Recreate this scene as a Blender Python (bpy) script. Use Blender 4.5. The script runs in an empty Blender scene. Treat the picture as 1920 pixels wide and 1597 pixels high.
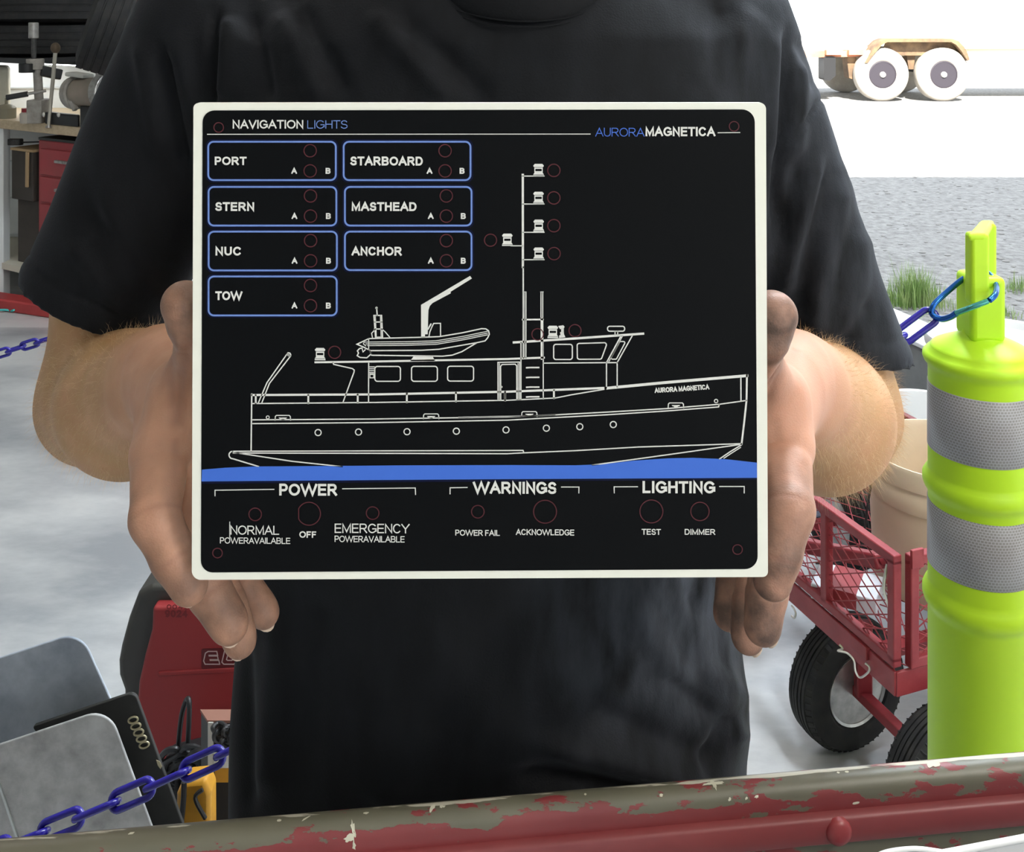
import bpy, bmesh, math, random
import numpy as np
from mathutils import Vector, Matrix

# ------------------------------------------------------------------ scene, camera, light
S = bpy.context.scene
COL = S.collection
H, F, HY = 1.42, 1923.0, 20.0           # camera height (m), focal length and horizon row (1920x1597 frame)

cam_d = bpy.data.cameras.new('camera')
cam = bpy.data.objects.new('camera', cam_d)
COL.objects.link(cam)
cam.location = (0, 0, H)
cam.rotation_euler = (math.pi / 2, 0, 0)
cam_d.sensor_fit = 'HORIZONTAL'
cam_d.sensor_width = 36.0
cam_d.lens = 36.0 * F / 1920.0
cam_d.shift_y = -(798.5 - HY) / 1920.0
cam_d.clip_start = 0.02
S.camera = cam

world = bpy.data.worlds.new('sky')
S.world = world
world.use_nodes = True
bg = world.node_tree.nodes['Background']
bg.inputs[0].default_value = (0.86, 0.93, 1.0, 1)
bg.inputs[1].default_value = 4.1

sun_d = bpy.data.lights.new('sun', 'SUN')
sun = bpy.data.objects.new('sun', sun_d)
COL.objects.link(sun)
sun_d.energy = 36.0
sun_d.angle = 0.02
sun_d.color = (1.0, 0.95, 0.86)
sun.location = (0, -10, 12)
sun.rotation_euler = (math.radians(90 - 43.5), 0, math.radians(-6))

def portal(name, loc, rot, sx, sy):
    d = bpy.data.lights.new(name, 'AREA')
    d.shape = 'RECTANGLE'; d.size = sx; d.size_y = sy
    d.cycles.is_portal = True
    o = bpy.data.objects.new(name, d); COL.objects.link(o)
    o.location = loc; o.rotation_euler = rot
portal('doorway_portal', (3.0, 4.75, 1.75), (math.radians(-90), 0, 0), 5.2, 3.4)
portal('front_portal', (3.7, -3.6, 1.75), (math.radians(90), 0, 0), 4.6, 3.4)

S.view_settings.view_transform = 'Standard'
S.view_settings.look = 'None'
S.view_settings.gamma = 1.0
S.view_settings.use_curve_mapping = False
S.view_settings.exposure = -0.62

# ------------------------------------------------------------------ helpers
def P(px, py, D):
    return Vector(((px - 960.0) / F * D, D, H - (py - HY) / F * D))

def mat(name, col, rough=0.6, metal=0.0, spec=0.5, noise=None, bump=None, sheen=0.0, sss=0.0, coat=0.0, trans=0.0):
    """noise=(scale, colour2, lo, hi, detail[, stretch]); bump=(scale, strength, distance)"""
    m = bpy.data.materials.new(name); m.use_nodes = True
    nt = m.node_tree; N = nt.nodes; L = nt.links
    b = N['Principled BSDF']
    b.inputs['Base Color'].default_value = (*col, 1)
    b.inputs['Roughness'].default_value = rough
    b.inputs['Metallic'].default_value = metal
    b.inputs['Specular IOR Level'].default_value = spec
    b.inputs['Sheen Weight'].default_value = sheen
    b.inputs['Coat Weight'].default_value = coat
    b.inputs['Coat Roughness'].default_value = 0.32
    if sss:
        b.inputs['Subsurface Weight'].default_value = sss
        b.inputs['Subsurface Radius'].default_value = (1.0, 0.35, 0.2)
        b.inputs['Subsurface Scale'].default_value = 0.004
    tc = N.new('ShaderNodeTexCoord')
    if noise:
        sc, c2, lo, hi, det = noise[:5]
        n = N.new('ShaderNodeTexNoise'); n.inputs['Scale'].default_value = sc; n.inputs['Detail'].default_value = det
        n.inputs['Roughness'].default_value = 0.62
        src = tc.outputs['Object']
        if len(noise) > 5:
            mp = N.new('ShaderNodeMapping'); mp.inputs['Scale'].default_value = noise[5]
            if len(noise) > 6: mp.inputs['Rotation'].default_value = noise[6]
            L.new(src, mp.inputs[0]); src = mp.outputs[0]
        L.new(src, n.inputs['Vector'])
        r = N.new('ShaderNodeValToRGB')
        r.color_ramp.elements[0].position = lo; r.color_ramp.elements[1].position = hi
        r.color_ramp.elements[0].color = (*col, 1); r.color_ramp.elements[1].color = (*c2, 1)
        L.new(n.outputs['Fac'], r.inputs[0]); L.new(r.outputs[0], b.inputs['Base Color'])
    if bump:
        n2 = N.new('ShaderNodeTexNoise'); n2.inputs['Scale'].default_value = bump[0]; n2.inputs['Detail'].default_value = 5
        L.new(tc.outputs['Object'], n2.inputs['Vector'])
        bp = N.new('ShaderNodeBump'); bp.inputs['Strength'].default_value = bump[1]; bp.inputs['Distance'].default_value = bump[2]
        L.new(n2.outputs['Fac'], bp.inputs['Height']); L.new(bp.outputs[0], b.inputs['Normal'])
    return m

class MB:
    """collects shapes in world coordinates; build() links them as one mesh object"""
    def __init__(s): s.v = []; s.f = []
    def add(s, vs, fs):
        o = len(s.v); s.v += [Vector(v) for v in vs]; s.f += [tuple(i + o for i in f) for f in fs]; return s
    def box(s, lo, hi, M=None):
        x0, y0, z0 = lo; x1, y1, z1 = hi
        vs = [Vector(p) for p in ((x0,y0,z0),(x1,y0,z0),(x1,y1,z0),(x0,y1,z0),(x0,y0,z1),(x1,y0,z1),(x1,y1,z1),(x0,y1,z1))]
        if M is not None: vs = [M @ v for v in vs]
        return s.add(vs, [(0,3,2,1),(4,5,6,7),(0,1,5,4),(1,2,6,5),(2,3,7,6),(3,0,4,7)])
    def bar(s, a, b, w, h, up=(0,0,1)):
        a = Vector(a); b = Vector(b); d = (b - a).normalized(); u = Vector(up)
        sd = d.cross(u)
        if sd.length < 1e-4: sd = d.cross(Vector((1,0,0)))
        sd.normalize(); u = sd.cross(d).normalized()
        vs = []
        for p in (a, b):
            for i, j in ((-1,-1),(1,-1),(1,1),(-1,1)):
                vs.append(p + sd * (i * w / 2) + u * (j * h / 2))
        return s.add(vs, [(3,2,1,0),(4,5,6,7),(0,1,5,4),(1,2,6,5),(2,3,7,6),(3,0,4,7)])
    def tube(s, path, r, seg=12, closed=False):
        pts = [Vector(p) for p in path]; n = len(pts)
        rs = r if isinstance(r, (list, tuple)) else [r] * n
        vs = []; prev = None
        for i in range(n):
            if closed: t = (pts[(i + 1) % n] - pts[i - 1])
            else: t = pts[min(i + 1, n - 1)] - pts[max(i - 1, 0)]
            t.normalize()
            if prev is None:
                ref = Vector((0,0,1)) if abs(t.z) < 0.9 else Vector((1,0,0))
                nn = (ref - t * ref.dot(t)).normalized()
            else:
                nn = (prev - t * prev.dot(t)).normalized()
            prev = nn; bb = t.cross(nn)
            for k in range(seg):
                a = 2 * math.pi * k / seg
                vs.append(pts[i] + (nn * math.cos(a) + bb * math.sin(a)) * rs[i])
        fs = []
        m = n if closed else n - 1
        for i in range(m):
            j = (i + 1) % n
            for k in range(seg):
                l = (k + 1) % seg
                fs.append((i*seg+k, i*seg+l, j*seg+l, j*seg+k))
        if not closed:
            fs.append(tuple(range(seg))[::-1]); fs.append(tuple((n-1)*seg + k for k in range(seg)))
        return s.add(vs, fs)
    def lathe(s, prof, c=(0,0,0), M=None, seg=40):
        """prof: [(r, z)...] around local Z through c (or matrix M)"""
        M = M if M is not None else Matrix.Translation(Vector(c))
        vs = []; fs = []; n = len(prof)
        for r, z in prof:
            for k in range(seg):
                a = 2 * math.pi * k / seg
                vs.append(M @ Vector((r * math.cos(a), r * math.sin(a), z)))
        for i in range(n - 1):
            for k in range(seg):
                l = (k + 1) % seg
                fs.append((i*seg+k, i*seg+l, (i+1)*seg+l, (i+1)*seg+k))
        if prof[0][0] > 1e-6: fs.append(tuple(range(seg))[::-1])
        if prof[-1][0] > 1e-6: fs.append(tuple((n-1)*seg + k for k in range(seg)))
        return s.add(vs, fs)
    def prism(s, poly, off):
        """polygon of 3-D points extruded by vector off"""
        n = len(poly); off = Vector(off)
        vs = [Vector(p) for p in poly] + [Vector(p) + off for p in poly]
        fs = [tuple(range(n)), tuple(range(2*n-1, n-1, -1))]
        for i in range(n):
            j = (i + 1) % n
            fs.append((i, i + n, j + n, j))
        return s.add(vs, fs)
    def ball(s, c, r, seg=20, rings=12, M=None):
        c = Vector(c); rr = r if isinstance(r, (tuple, list)) else (r, r, r)
        vs = []; fs = []
        for i in range(rings + 1):
            t = math.pi * i / rings
            for k in range(seg):
                a = 2 * math.pi * k / seg
                v = Vector((rr[0]*math.sin(t)*math.cos(a), rr[1]*math.sin(t)*math.sin(a), rr[2]*math.cos(t)))
                vs.append(c + (M @ v if M is not None else v))
        for i in range(rings):
            for k in range(seg):
                l = (k + 1) % seg
                fs.append((i*seg+k, (i+1)*seg+k, (i+1)*seg+l, i*seg+l))
        return s.add(vs, fs)
    def build(s, name, m, parent=None, label=None, smooth=40, bevel=0.0, seg=2):
        me = bpy.data.meshes.new(name)
        if parent is not None:
            org = wloc(parent)
        else:
            xs = [v.x for v in s.v]; ys = [v.y for v in s.v]; zs = [v.z for v in s.v]
            org = Vector(((min(xs)+max(xs))/2, (min(ys)+max(ys))/2, min(zs)))
        me.from_pydata([v - org for v in s.v], [], s.f)
        bm = bmesh.new(); bm.from_mesh(me)
        bmesh.ops.remove_doubles(bm, verts=bm.verts, dist=1e-6)
        bmesh.ops.recalc_face_normals(bm, faces=bm.faces)
        bm.to_mesh(me); bm.free()
        me.materials.append(m)
        if smooth:
            me.shade_smooth(); me.set_sharp_from_angle(angle=math.radians(smooth))
        o = bpy.data.objects.new(name, me); COL.objects.link(o)
        if parent is not None: o.parent = parent
        else: o.location = org
        if bevel:
            bv = o.modifiers.new('bevel', 'BEVEL'); bv.width = bevel; bv.segments = seg
            bv.limit_method = 'ANGLE'; bv.angle_limit = math.radians(35)
        if label: o['label'] = label
        return o

def wloc(o):
    p = Vector(o.location)
    while o.parent is not None:
        o = o.parent; p = p + Vector(o.location)
    return p

def thing(name, loc, label, cat, group=None):
    o = bpy.data.objects.new(name, None); COL.objects.link(o)
    o.location = Vector(loc); o.empty_display_size = 0.05
    o['label'] = label; o['category'] = cat
    if group: o['group'] = group
    return o

def tag(o, label, cat, group=None, kind=None):
    o['label'] = label; o['category'] = cat
    if group: o['group'] = group
    if kind: o['kind'] = kind
    return o

def structure(o):
    o['kind'] = 'structure'; return o

def rotz(loc, ang): return Matrix.Translation(Vector(loc)) @ Matrix.Rotation(ang, 4, 'Z')

def circle_path(c, r, a, b, n=32):
    return [Vector(c) + Vector(a) * (r * math.cos(2*math.pi*i/n)) + Vector(b) * (r * math.sin(2*math.pi*i/n)) for i in range(n)]

def spline(pts, n=8):
    """Catmull-Rom through the points"""
    pts = [Vector(p) for p in pts]; out = []
    for i in range(len(pts) - 1):
        p0 = pts[max(i-1, 0)]; p1 = pts[i]; p2 = pts[i+1]; p3 = pts[min(i+2, len(pts)-1)]
        for k in range(n):
            t = k / n
            out.append(0.5 * ((2*p1) + (p2-p0)*t + (2*p0-5*p1+4*p2-p3)*t*t + (3*p1-p0-3*p2+p3)*t**3))
    out.append(pts[-1]); return out

# ---- signed distance field -> mesh (surface nets)
class SDF:
    def __init__(s, lo, hi, h):
        s.lo = np.array(lo, float); s.h = h
        s.n = np.ceil((np.array(hi, float) - s.lo) / h).astype(int) + 1
        s.F = np.full(s.n, 0.05, np.float32)
    def sub(s, lo, hi):
        i0 = np.clip(np.floor((np.array(lo) - s.lo) / s.h).astype(int), 0, s.n)
        i1 = np.clip(np.ceil((np.array(hi) - s.lo) / s.h).astype(int) + 1, 0, s.n)
        sl = tuple(slice(a, b) for a, b in zip(i0, i1))
        ax = [s.lo[k] + s.h * np.arange(i0[k], i1[k]) for k in range(3)]
        X, Y, Z = np.meshgrid(*[a.astype(np.float32) for a in ax], indexing='ij', sparse=True)
        return sl, X, Y, Z
    def union(s, sl, d, k):
        a = s.F[sl]
        if k > 0:
            hh = np.maximum(k - np.abs(a - d), 0) / k
            s.F[sl] = np.minimum(a, d) - hh * hh * k * 0.25
        else: s.F[sl] = np.minimum(a, d)
    def cone(s, a, b, ra, rb, k=0.006, flat=None):
        """rounded cone; flat=(axis vector, factor) squashes the section along that axis"""
        a = np.array(a, float); b = np.array(b, float)
        R = max(ra, rb) * 1.5 + k + 3 * s.h
        sl, X, Y, Z = s.sub(np.minimum(a, b) - R, np.maximum(a, b) + R)
        ab = b - a; L2 = max(ab @ ab, 1e-12)
        px, py, pz = X - a[0], Y - a[1], Z - a[2]
        t = np.clip((px*ab[0] + py*ab[1] + pz*ab[2]) / L2, 0, 1)
        qx, qy, qz = px - t*ab[0], py - t*ab[1], pz - t*ab[2]
        if flat is not None:
            n = np.array(flat[0], float); n /= np.linalg.norm(n)
            dn = qx*n[0] + qy*n[1] + qz*n[2]
            f = flat[1] - 1
            qx = qx + dn*n[0]*f; qy = qy + dn*n[1]*f; qz = qz + dn*n[2]*f
        d = np.sqrt(qx*qx + qy*qy + qz*qz) - (ra + t * (rb - ra))
        s.union(sl, d.astype(np.float32), k)
    def chain(s, pts, k=0.006):
        for (a, ra), (b, rb) in zip(pts[:-1], pts[1:]): s.cone(a, b, ra, rb, k)
    def mesh(s, smooth=2):
        Fd = s.F; n = np.array(Fd.shape)
        ins = Fd < 0
        cnt = np.zeros(n - 1, np.int8)
        for dx in (0,1):
            for dy in (0,1):
                for dz in (0,1):
                    cnt += ins[dx:n[0]-1+dx, dy:n[1]-1+dy, dz:n[2]-1+dz]
        act = (cnt > 0) & (cnt < 8)
        idx = np.argwhere(act)
        vid = np.full(n - 1, -1, np.int64); vid[act] = np.arange(len(idx))
        acc = np.zeros((len(idx), 3)); num = np.zeros(len(idx))
        cor = [(i, j, k) for i in (0,1) for j in (0,1) for k in (0,1)]
        for c0 in cor:
            for ax in range(3):
                if c0[ax]: continue
                c1 = list(c0); c1[ax] = 1
                i0 = idx + np.array(c0); i1 = idx + np.array(c1)
                f0 = Fd[tuple(i0.T)]; f1 = Fd[tuple(i1.T)]
                m = (f0 < 0) != (f1 < 0)
                t = f0[m] / (f0[m] - f1[m])
                p = np.tile(np.array(c0, float), (m.sum(), 1)); p[:, ax] += t
                acc[m] += p; num[m] += 1
        V = (idx + acc / num[:, None]) * s.h + s.lo
        faces = []
        for ax in range(3):
            sh = [slice(1, n[k]-1) for k in range(3)]; sh2 = list(sh)
            sh[ax] = slice(0, n[ax]-1); sh2[ax] = slice(1, n[ax])
            A = ins[tuple(sh)]; B = ins[tuple(sh2)]
            ch = np.argwhere(A != B)
            if not len(ch): continue
            off = np.ones(3, int); off[ax] = 0
            e = ch + off
            flip = A[tuple(ch.T)]
            u, v = [(1,2),(2,0),(0,1)][ax]
            def cell(du, dv):
                q = e.copy(); q[:, u] -= du; q[:, v] -= dv
                return vid[tuple(q.T)]
            q = np.stack([cell(1,1), cell(0,1), cell(0,0), cell(1,0)], 1)
            q[~flip] = q[~flip][:, ::-1]
            faces.append(q)
        Q = np.concatenate(faces)
        for _ in range(smooth): V = relax(V, Q)
        return V, Q

def relax(V, Q, w=0.5):
    acc = np.zeros_like(V); num = np.zeros(len(V))
    for a in range(4):
        for b in (1, 3):
            np.add.at(acc, Q[:, a], V[Q[:, (a + b) % 4]]); np.add.at(num, Q[:, a], 1)
    return V * (1 - w) + w * acc / np.maximum(num, 1)[:, None]

def vnormals(V, Q):
    fn = np.cross(V[Q[:,2]] - V[Q[:,0]], V[Q[:,3]] - V[Q[:,1]])
    N = np.zeros_like(V)
    for a in range(4): np.add.at(N, Q[:, a], fn)
    return N / np.maximum(np.linalg.norm(N, axis=1), 1e-12)[:, None]

def mesh_obj(name, V, Q, m, parent, attrs=None):
    me = bpy.data.meshes.new(name)
    org = np.array(wloc(parent)) if parent is not None else np.zeros(3)
    W = (V - org).astype(np.float32)
    me.vertices.add(len(W)); me.vertices.foreach_set('co', W.ravel())
    me.loops.add(Q.size); me.polygons.add(len(Q))
    me.loops.foreach_set('vertex_index', Q.astype(np.int32).ravel())
    me.polygons.foreach_set('loop_start', np.arange(0, Q.size, 4, dtype=np.int32))
    me.polygons.foreach_set('loop_total', np.full(len(Q), 4, np.int32))
    me.update(calc_edges=True); me.validate()
    for k, a in (attrs or {}).items():
        at = me.attributes.new(k, 'FLOAT', 'POINT'); at.data.foreach_set('value', a.astype(np.float32))
    me.materials.append(m); me.shade_smooth()
    o = bpy.data.objects.new(name, me); COL.objects.link(o)
    if parent is not None: o.parent = parent
    return o

def project(V):
    D = V[:, 1]
    return 960 + V[:, 0] / D * F, HY + (H - V[:, 2]) / D * F

def segdist(px, py, a, b):
    ax, ay = a; bx, by = b
    dx, dy = bx - ax, by - ay
    t = np.clip(((px - ax) * dx + (py - ay) * dy) / (dx*dx + dy*dy), 0, 1)
    return np.hypot(px - ax - t*dx, py - ay - t*dy), t

# ------------------------------------------------------------------ materials
M_conc = mat('concrete_floor', (0.29, 0.305, 0.32), 0.30, spec=0.5, coat=0.6, noise=(1.5, (0.60, 0.605, 0.60), 0.40, 0.62, 10, (0.8, 1.6, 1), (0, 0, 0.5)), bump=(60, 0.15, 0.002))
M_white_wall = mat('white_paint', (0.72, 0.74, 0.73), 0.7, noise=(4, (0.60, 0.62, 0.61), 0.4, 0.75, 6))
M_ceil = mat('ceiling_paint', (0.66, 0.64, 0.60), 0.8, noise=(3, (0.58, 0.56, 0.52), 0.4, 0.7, 4))
M_gravel = mat('gravel', (0.19, 0.185, 0.18), 0.95, noise=(22, (0.33, 0.325, 0.315), 0.36, 0.66, 12), bump=(40, 0.6, 0.03))
M_black = mat('black_plastic', (0.012, 0.012, 0.013), 0.45)
M_rubber = mat('black_rubber', (0.010, 0.010, 0.011), 0.7, spec=0.3, noise=(30, (0.022, 0.021, 0.019), 0.4, 0.7, 4))
M_steel = mat('worn_steel', (0.42, 0.41, 0.39), 0.38, metal=0.8, noise=(40, (0.25, 0.23, 0.21), 0.4, 0.7, 5))
M_zinc = mat('zinc_wire', (0.62, 0.60, 0.55), 0.35, metal=0.85)
M_red = mat('red_powder_coat', (0.23, 0.022, 0.030), 0.45, spec=0.4, noise=(18, (0.31, 0.045, 0.05), 0.4, 0.75, 6))
M_redcab = mat('red_enamel', (0.36, 0.04, 0.05), 0.5, noise=(6, (0.30, 0.05, 0.055), 0.4, 0.7, 4))
M_wood = mat('pale_wood', (0.55, 0.44, 0.30), 0.65, noise=(8, (0.42, 0.32, 0.20), 0.35, 0.7, 7, (1, 8, 8)))
M_beige = mat('beige_plastic', (0.66, 0.53, 0.38), 0.5, sss=0.05, noise=(7, (0.60, 0.49, 0.34), 0.4, 0.7, 5))
M_whitepl = mat('white_plastic', (0.80, 0.80, 0.78), 0.4, noise=(5, (0.72, 0.73, 0.72), 0.4, 0.7, 3))
M_lime = mat('lime_plastic', (0.50, 0.84, 0.02), 0.45, spec=0.35, noise=(3, (0.53, 0.86, 0.028), 0.4, 0.6, 2))
M_violet = mat('violet_blue_plastic', (0.018, 0.012, 0.25), 0.25, spec=0.6, noise=(12, (0.025, 0.016, 0.32), 0.4, 0.7, 3))
M_blueal = mat('blue_anodised', (0.02, 0.12, 0.42), 0.25, metal=0.75)
M_tealal = mat('teal_anodised', (0.10, 0.42, 0.38), 0.25, metal=0.75)
M_card = mat('brown_card', (0.42, 0.29, 0.16), 0.85)
M_darkcard = mat('dark_brown_card', (0.045, 0.038, 0.032), 0.8, noise=(10, (0.06, 0.05, 0.042), 0.4, 0.7, 3))
M_yellow = mat('yellow_plastic', (0.62, 0.30, 0.02), 0.5, noise=(14, (0.48, 0.22, 0.02), 0.4, 0.7, 5))
M_cloth_dark = mat('dark_cloth', (0.03, 0.032, 0.05), 0.9, bump=(60, 0.4, 0.01))

def reflective_tape():
    m = mat('grey_reflective_tape', (0.36, 0.36, 0.37), 0.35, spec=0.6)
    nt = m.node_tree; N = nt.nodes; L = nt.links; b = N['Principled BSDF']
    tc = N.new('ShaderNodeTexCoord'); gm = N.new('ShaderNodeSeparateXYZ')
    L.new(tc.outputs['Object'], gm.inputs[0])
    at = N.new('ShaderNodeMath'); at.operation = 'ARCTAN2'
    L.new(gm.outputs[0], at.inputs[0]); L.new(gm.outputs[1], at.inputs[1])
    ml = N.new('ShaderNodeMath'); ml.operation = 'MULTIPLY'; ml.inputs[1].default_value = 0.055
    L.new(at.outputs[0], ml.inputs[0])
    cb = N.new('ShaderNodeCombineXYZ'); L.new(ml.outputs[0], cb.inputs[0]); L.new(gm.outputs[2], cb.inputs[1])
    br = N.new('ShaderNodeTexBrick'); br.offset = 0.5; br.inputs['Scale'].default_value = 1.0
    br.inputs['Brick Width'].default_value = 0.0036; br.inputs['Row Height'].default_value = 0.0031; br.inputs['Mortar Size'].default_value = 0.00055; br.inputs['Mortar Smooth'].default_value = 0.6
    br.inputs['Color1'].default_value = (0.25, 0.24, 0.235, 1); br.inputs['Color2'].default_value = (0.27, 0.26, 0.255, 1); br.inputs['Mortar'].default_value = (0.46, 0.47, 0.49, 1)
    L.new(cb.outputs[0], br.inputs['Vector']); L.new(br.outputs['Color'], b.inputs['Base Color'])
    return m
M_tape = reflective_tape()

def galvanised(name, c1, c2, scale):
    m = mat(name, c1, 0.55, metal=0.1, noise=(scale, c2, 0.3, 0.72, 8))
    return m
M_galv_a = galvanised('blue_grey_galvanised', (0.27, 0.31, 0.37), (0.58, 0.63, 0.70), 12)
M_galv_b = galvanised('grey_galvanised', (0.28, 0.275, 0.27), (0.56, 0.56, 0.55), 26)

# ------------------------------------------------------------------ the place
def slab(name, lo, hi, m):
    return structure(MB().box(lo, hi).build(name, m, smooth=0))
slab('floor', (-6, -3.7, -0.12), (6, 4.6, 0), M_conc)
slab('floor_rear', (-6, 4.6, -0.12), (0.3, 5.6, 0), M_conc)
slab('ground', (0.3, 4.6, -0.16), (70, 90, -0.01), M_gravel)
slab('ground_left', (-70, 5.8, -0.16), (0.3, 90, -0.012), M_gravel)
slab('ground_front', (-40, -40, -0.16), (40, -3.7, -0.01), M_gravel)
slab('wall_back', (-6, 5.6, 0), (0.3, 5.8, 3.7), M_white_wall)
slab('wall_return', (0.3, 4.6, 0), (0.5, 5.8, 3.7), M_white_wall)
slab('wall_header', (0.5, 4.6, 3.3), (6, 4.75, 3.7), M_white_wall)
slab('wall_left', (-6.2, -3.7, 0), (-6, 5.8, 3.7), M_white_wall)
slab('wall_front_added', (-6, -3.85, 0), (1.4, -3.7, 3.7), M_white_wall)  # unseen wall added to narrow the front opening and its light
slab('wall_right', (6, -3.7, 0), (6.2, 4.75, 3.7), M_white_wall)
slab('ceiling', (-6.2, -3.7, 3.7), (6.2, 4.75, 3.9), M_ceil)
slab('ceiling_rear', (-6.2, 4.75, 3.7), (0.5, 5.8, 3.9), M_ceil)
# unseen ceiling strip lights, added to brighten the interior
M_fill_lamp = bpy.data.materials.new('added_lamp_glow'); M_fill_lamp.use_nodes = True
_b = M_fill_lamp.node_tree.nodes['Principled BSDF']; _b.inputs['Emission Color'].default_value = (1.0, 0.95, 0.88, 1); _b.inputs['Emission Strength'].default_value = 24
M_fix = mat('white_fixture', (0.8, 0.8, 0.8), 0.5)
M_fill_lampd = M_fill_lamp.copy(); M_fill_lampd.name = 'added_daylight_lamp_glow'
_b = M_fill_lampd.node_tree.nodes['Principled BSDF']; _b.inputs['Emission Color'].default_value = (0.82, 0.91, 1.0, 1); _b.inputs['Emission Strength'].default_value = 260
def added_strip_light(x, y, label, m=None):
    t = thing('added_strip_light', (x, y, 3.62), label, 'added ceiling light', 'added ceiling strip lights')
    MB().box((x - 0.09, y - 0.65, 3.62), (x + 0.09, y + 0.65, 3.70)).build('housing', M_fix, t, bevel=0.01)
    MB().box((x - 0.07, y - 0.62, 3.60), (x + 0.07, y + 0.62, 3.62)).build('diffuser', m or M_fill_lamp, t)
added_strip_light(-2.2, 3.3, 'added white ceiling strip light above the workbench, out of frame')
added_strip_light(-1.3, 1.7, 'added white ceiling strip light above the generator, out of frame')
added_strip_light(0.85, 2.05, 'added white ceiling strip light above the red wagon, out of frame', M_fill_lampd)
added_strip_light(2.3, 2.6, 'added white ceiling strip light above the lime post, out of frame', M_fill_lampd)
M_fill_lampf = M_fill_lamp.copy(); M_fill_lampf.name = 'added_neutral_lamp_glow'; M_fill_lampf.node_tree.nodes['Principled BSDF'].inputs['Emission Strength'].default_value = 230
added_strip_light(2.3, -1.3, 'added white ceiling strip light right of and behind the camera, out of frame', M_fill_lampf)
# mortar joints of the painted block wall
mb = MB()
for k in range(1, 18): mb.box((-6, 5.588, 0.2*k - 0.004), (0.3, 5.602, 0.2*k + 0.004))
M_joint = mat('mortar_grey', (0.55, 0.57, 0.57), 0.8)
structure(mb.build('trim_1', M_joint, smooth=0))

# ------------------------------------------------------------------ painted steel side panel in front of the man
def paint_chips():
    m = bpy.data.materials.new('chipped_red_over_olive'); m.use_nodes = True
    nt = m.node_tree; N = nt.nodes; L = nt.links; b = N['Principled BSDF']
    b.inputs['Roughness'].default_value = 0.42
    tc = N.new('ShaderNodeTexCoord')
    at = N.new('ShaderNodeAttribute'); at.attribute_name = 'red'
    mp = N.new('ShaderNodeMapping'); mp.inputs['Scale'].default_value = (1, 3, 2.2); L.new(tc.outputs['Object'], mp.inputs[0])
    n = N.new('ShaderNodeTexNoise'); n.inputs['Scale'].default_value = 26; n.inputs['Detail'].default_value = 9; n.inputs['Roughness'].default_value = 0.6
    L.new(mp.outputs[0], n.inputs['Vector'])
    ad = N.new('ShaderNodeMath'); ad.operation = 'ADD'; L.new(n.outputs['Fac'], ad.inputs[0]); L.new(at.outputs['Fac'], ad.inputs[1])
    r = N.new('ShaderNodeValToRGB'); r.color_ramp.elements[0].position = 0.495; r.color_ramp.elements[1].position = 0.505
    L.new(ad.outputs[0], r.inputs[0])
    n2 = N.new('ShaderNodeTexNoise'); n2.inputs['Scale'].default_value = 14; n2.inputs['Detail'].default_value = 6; L.new(tc.outputs['Object'], n2.inputs['Vector'])
    red = N.new('ShaderNodeValToRGB'); red.color_ramp.elements[0].color = (0.15, 0.013, 0.017, 1); red.color_ramp.elements[1].color = (0.27, 0.055, 0.055, 1)
    L.new(n2.outputs['Fac'], red.inputs[0])
    oli = N.new('ShaderNodeValToRGB'); oli.color_ramp.elements[0].color = (0.095, 0.09, 0.062, 1); oli.color_ramp.elements[1].color = (0.16, 0.15, 0.105, 1)
    L.new(n2.outputs['Fac'], oli.inputs[0])
    mx = N.new('ShaderNodeMix'); mx.data_type = 'RGBA'
    L.new(r.outputs[0], mx.inputs['Factor']); L.new(oli.outputs[0], mx.inputs['A']); L.new(red.outputs[0], mx.inputs['B'])
    # scratches to the metal, plus sky reflection painted on the top edge
    at2 = N.new('ShaderNodeAttribute'); at2.attribute_name = 'bare_and_glint'
    n3 = N.new('ShaderNodeTexNoise'); n3.inputs['Scale'].default_value = 60; n3.inputs['Detail'].default_value = 8
    mp3 = N.new('ShaderNodeMapping'); mp3.inputs['Scale'].default_value = (0.35, 2, 2); L.new(tc.outputs['Object'], mp3.inputs[0]); L.new(mp3.outputs[0], n3.inputs['Vector'])
    ad3 = N.new('ShaderNodeMath'); ad3.operation = 'ADD'; L.new(n3.outputs['Fac'], ad3.inputs[0]); L.new(at2.outputs['Fac'], ad3.inputs[1])
    r3 = N.new('ShaderNodeValToRGB'); r3.color_ramp.elements[0].position = 0.70; r3.color_ramp.elements[1].position = 0.74
    L.new(ad3.outputs[0], r3.inputs[0])
    mx2 = N.new('ShaderNodeMix'); mx2.data_type = 'RGBA'; mx2.inputs['B'].default_value = (0.55, 0.52, 0.42, 1)
    L.new(r3.outputs[0], mx2.inputs['Factor']); L.new(mx.outputs['Result'], mx2.inputs['A'])
    L.new(mx2.outputs['Result'], b.inputs['Base Color'])
    bp = N.new('ShaderNodeBump'); bp.inputs['Strength'].default_value = 0.35; bp.inputs['Distance'].default_value = 0.0008
    L.new(r.outputs[0], bp.inputs['Height']); L.new(bp.outputs[0], b.inputs['Normal'])
    return m
M_chip = paint_chips()

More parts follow.
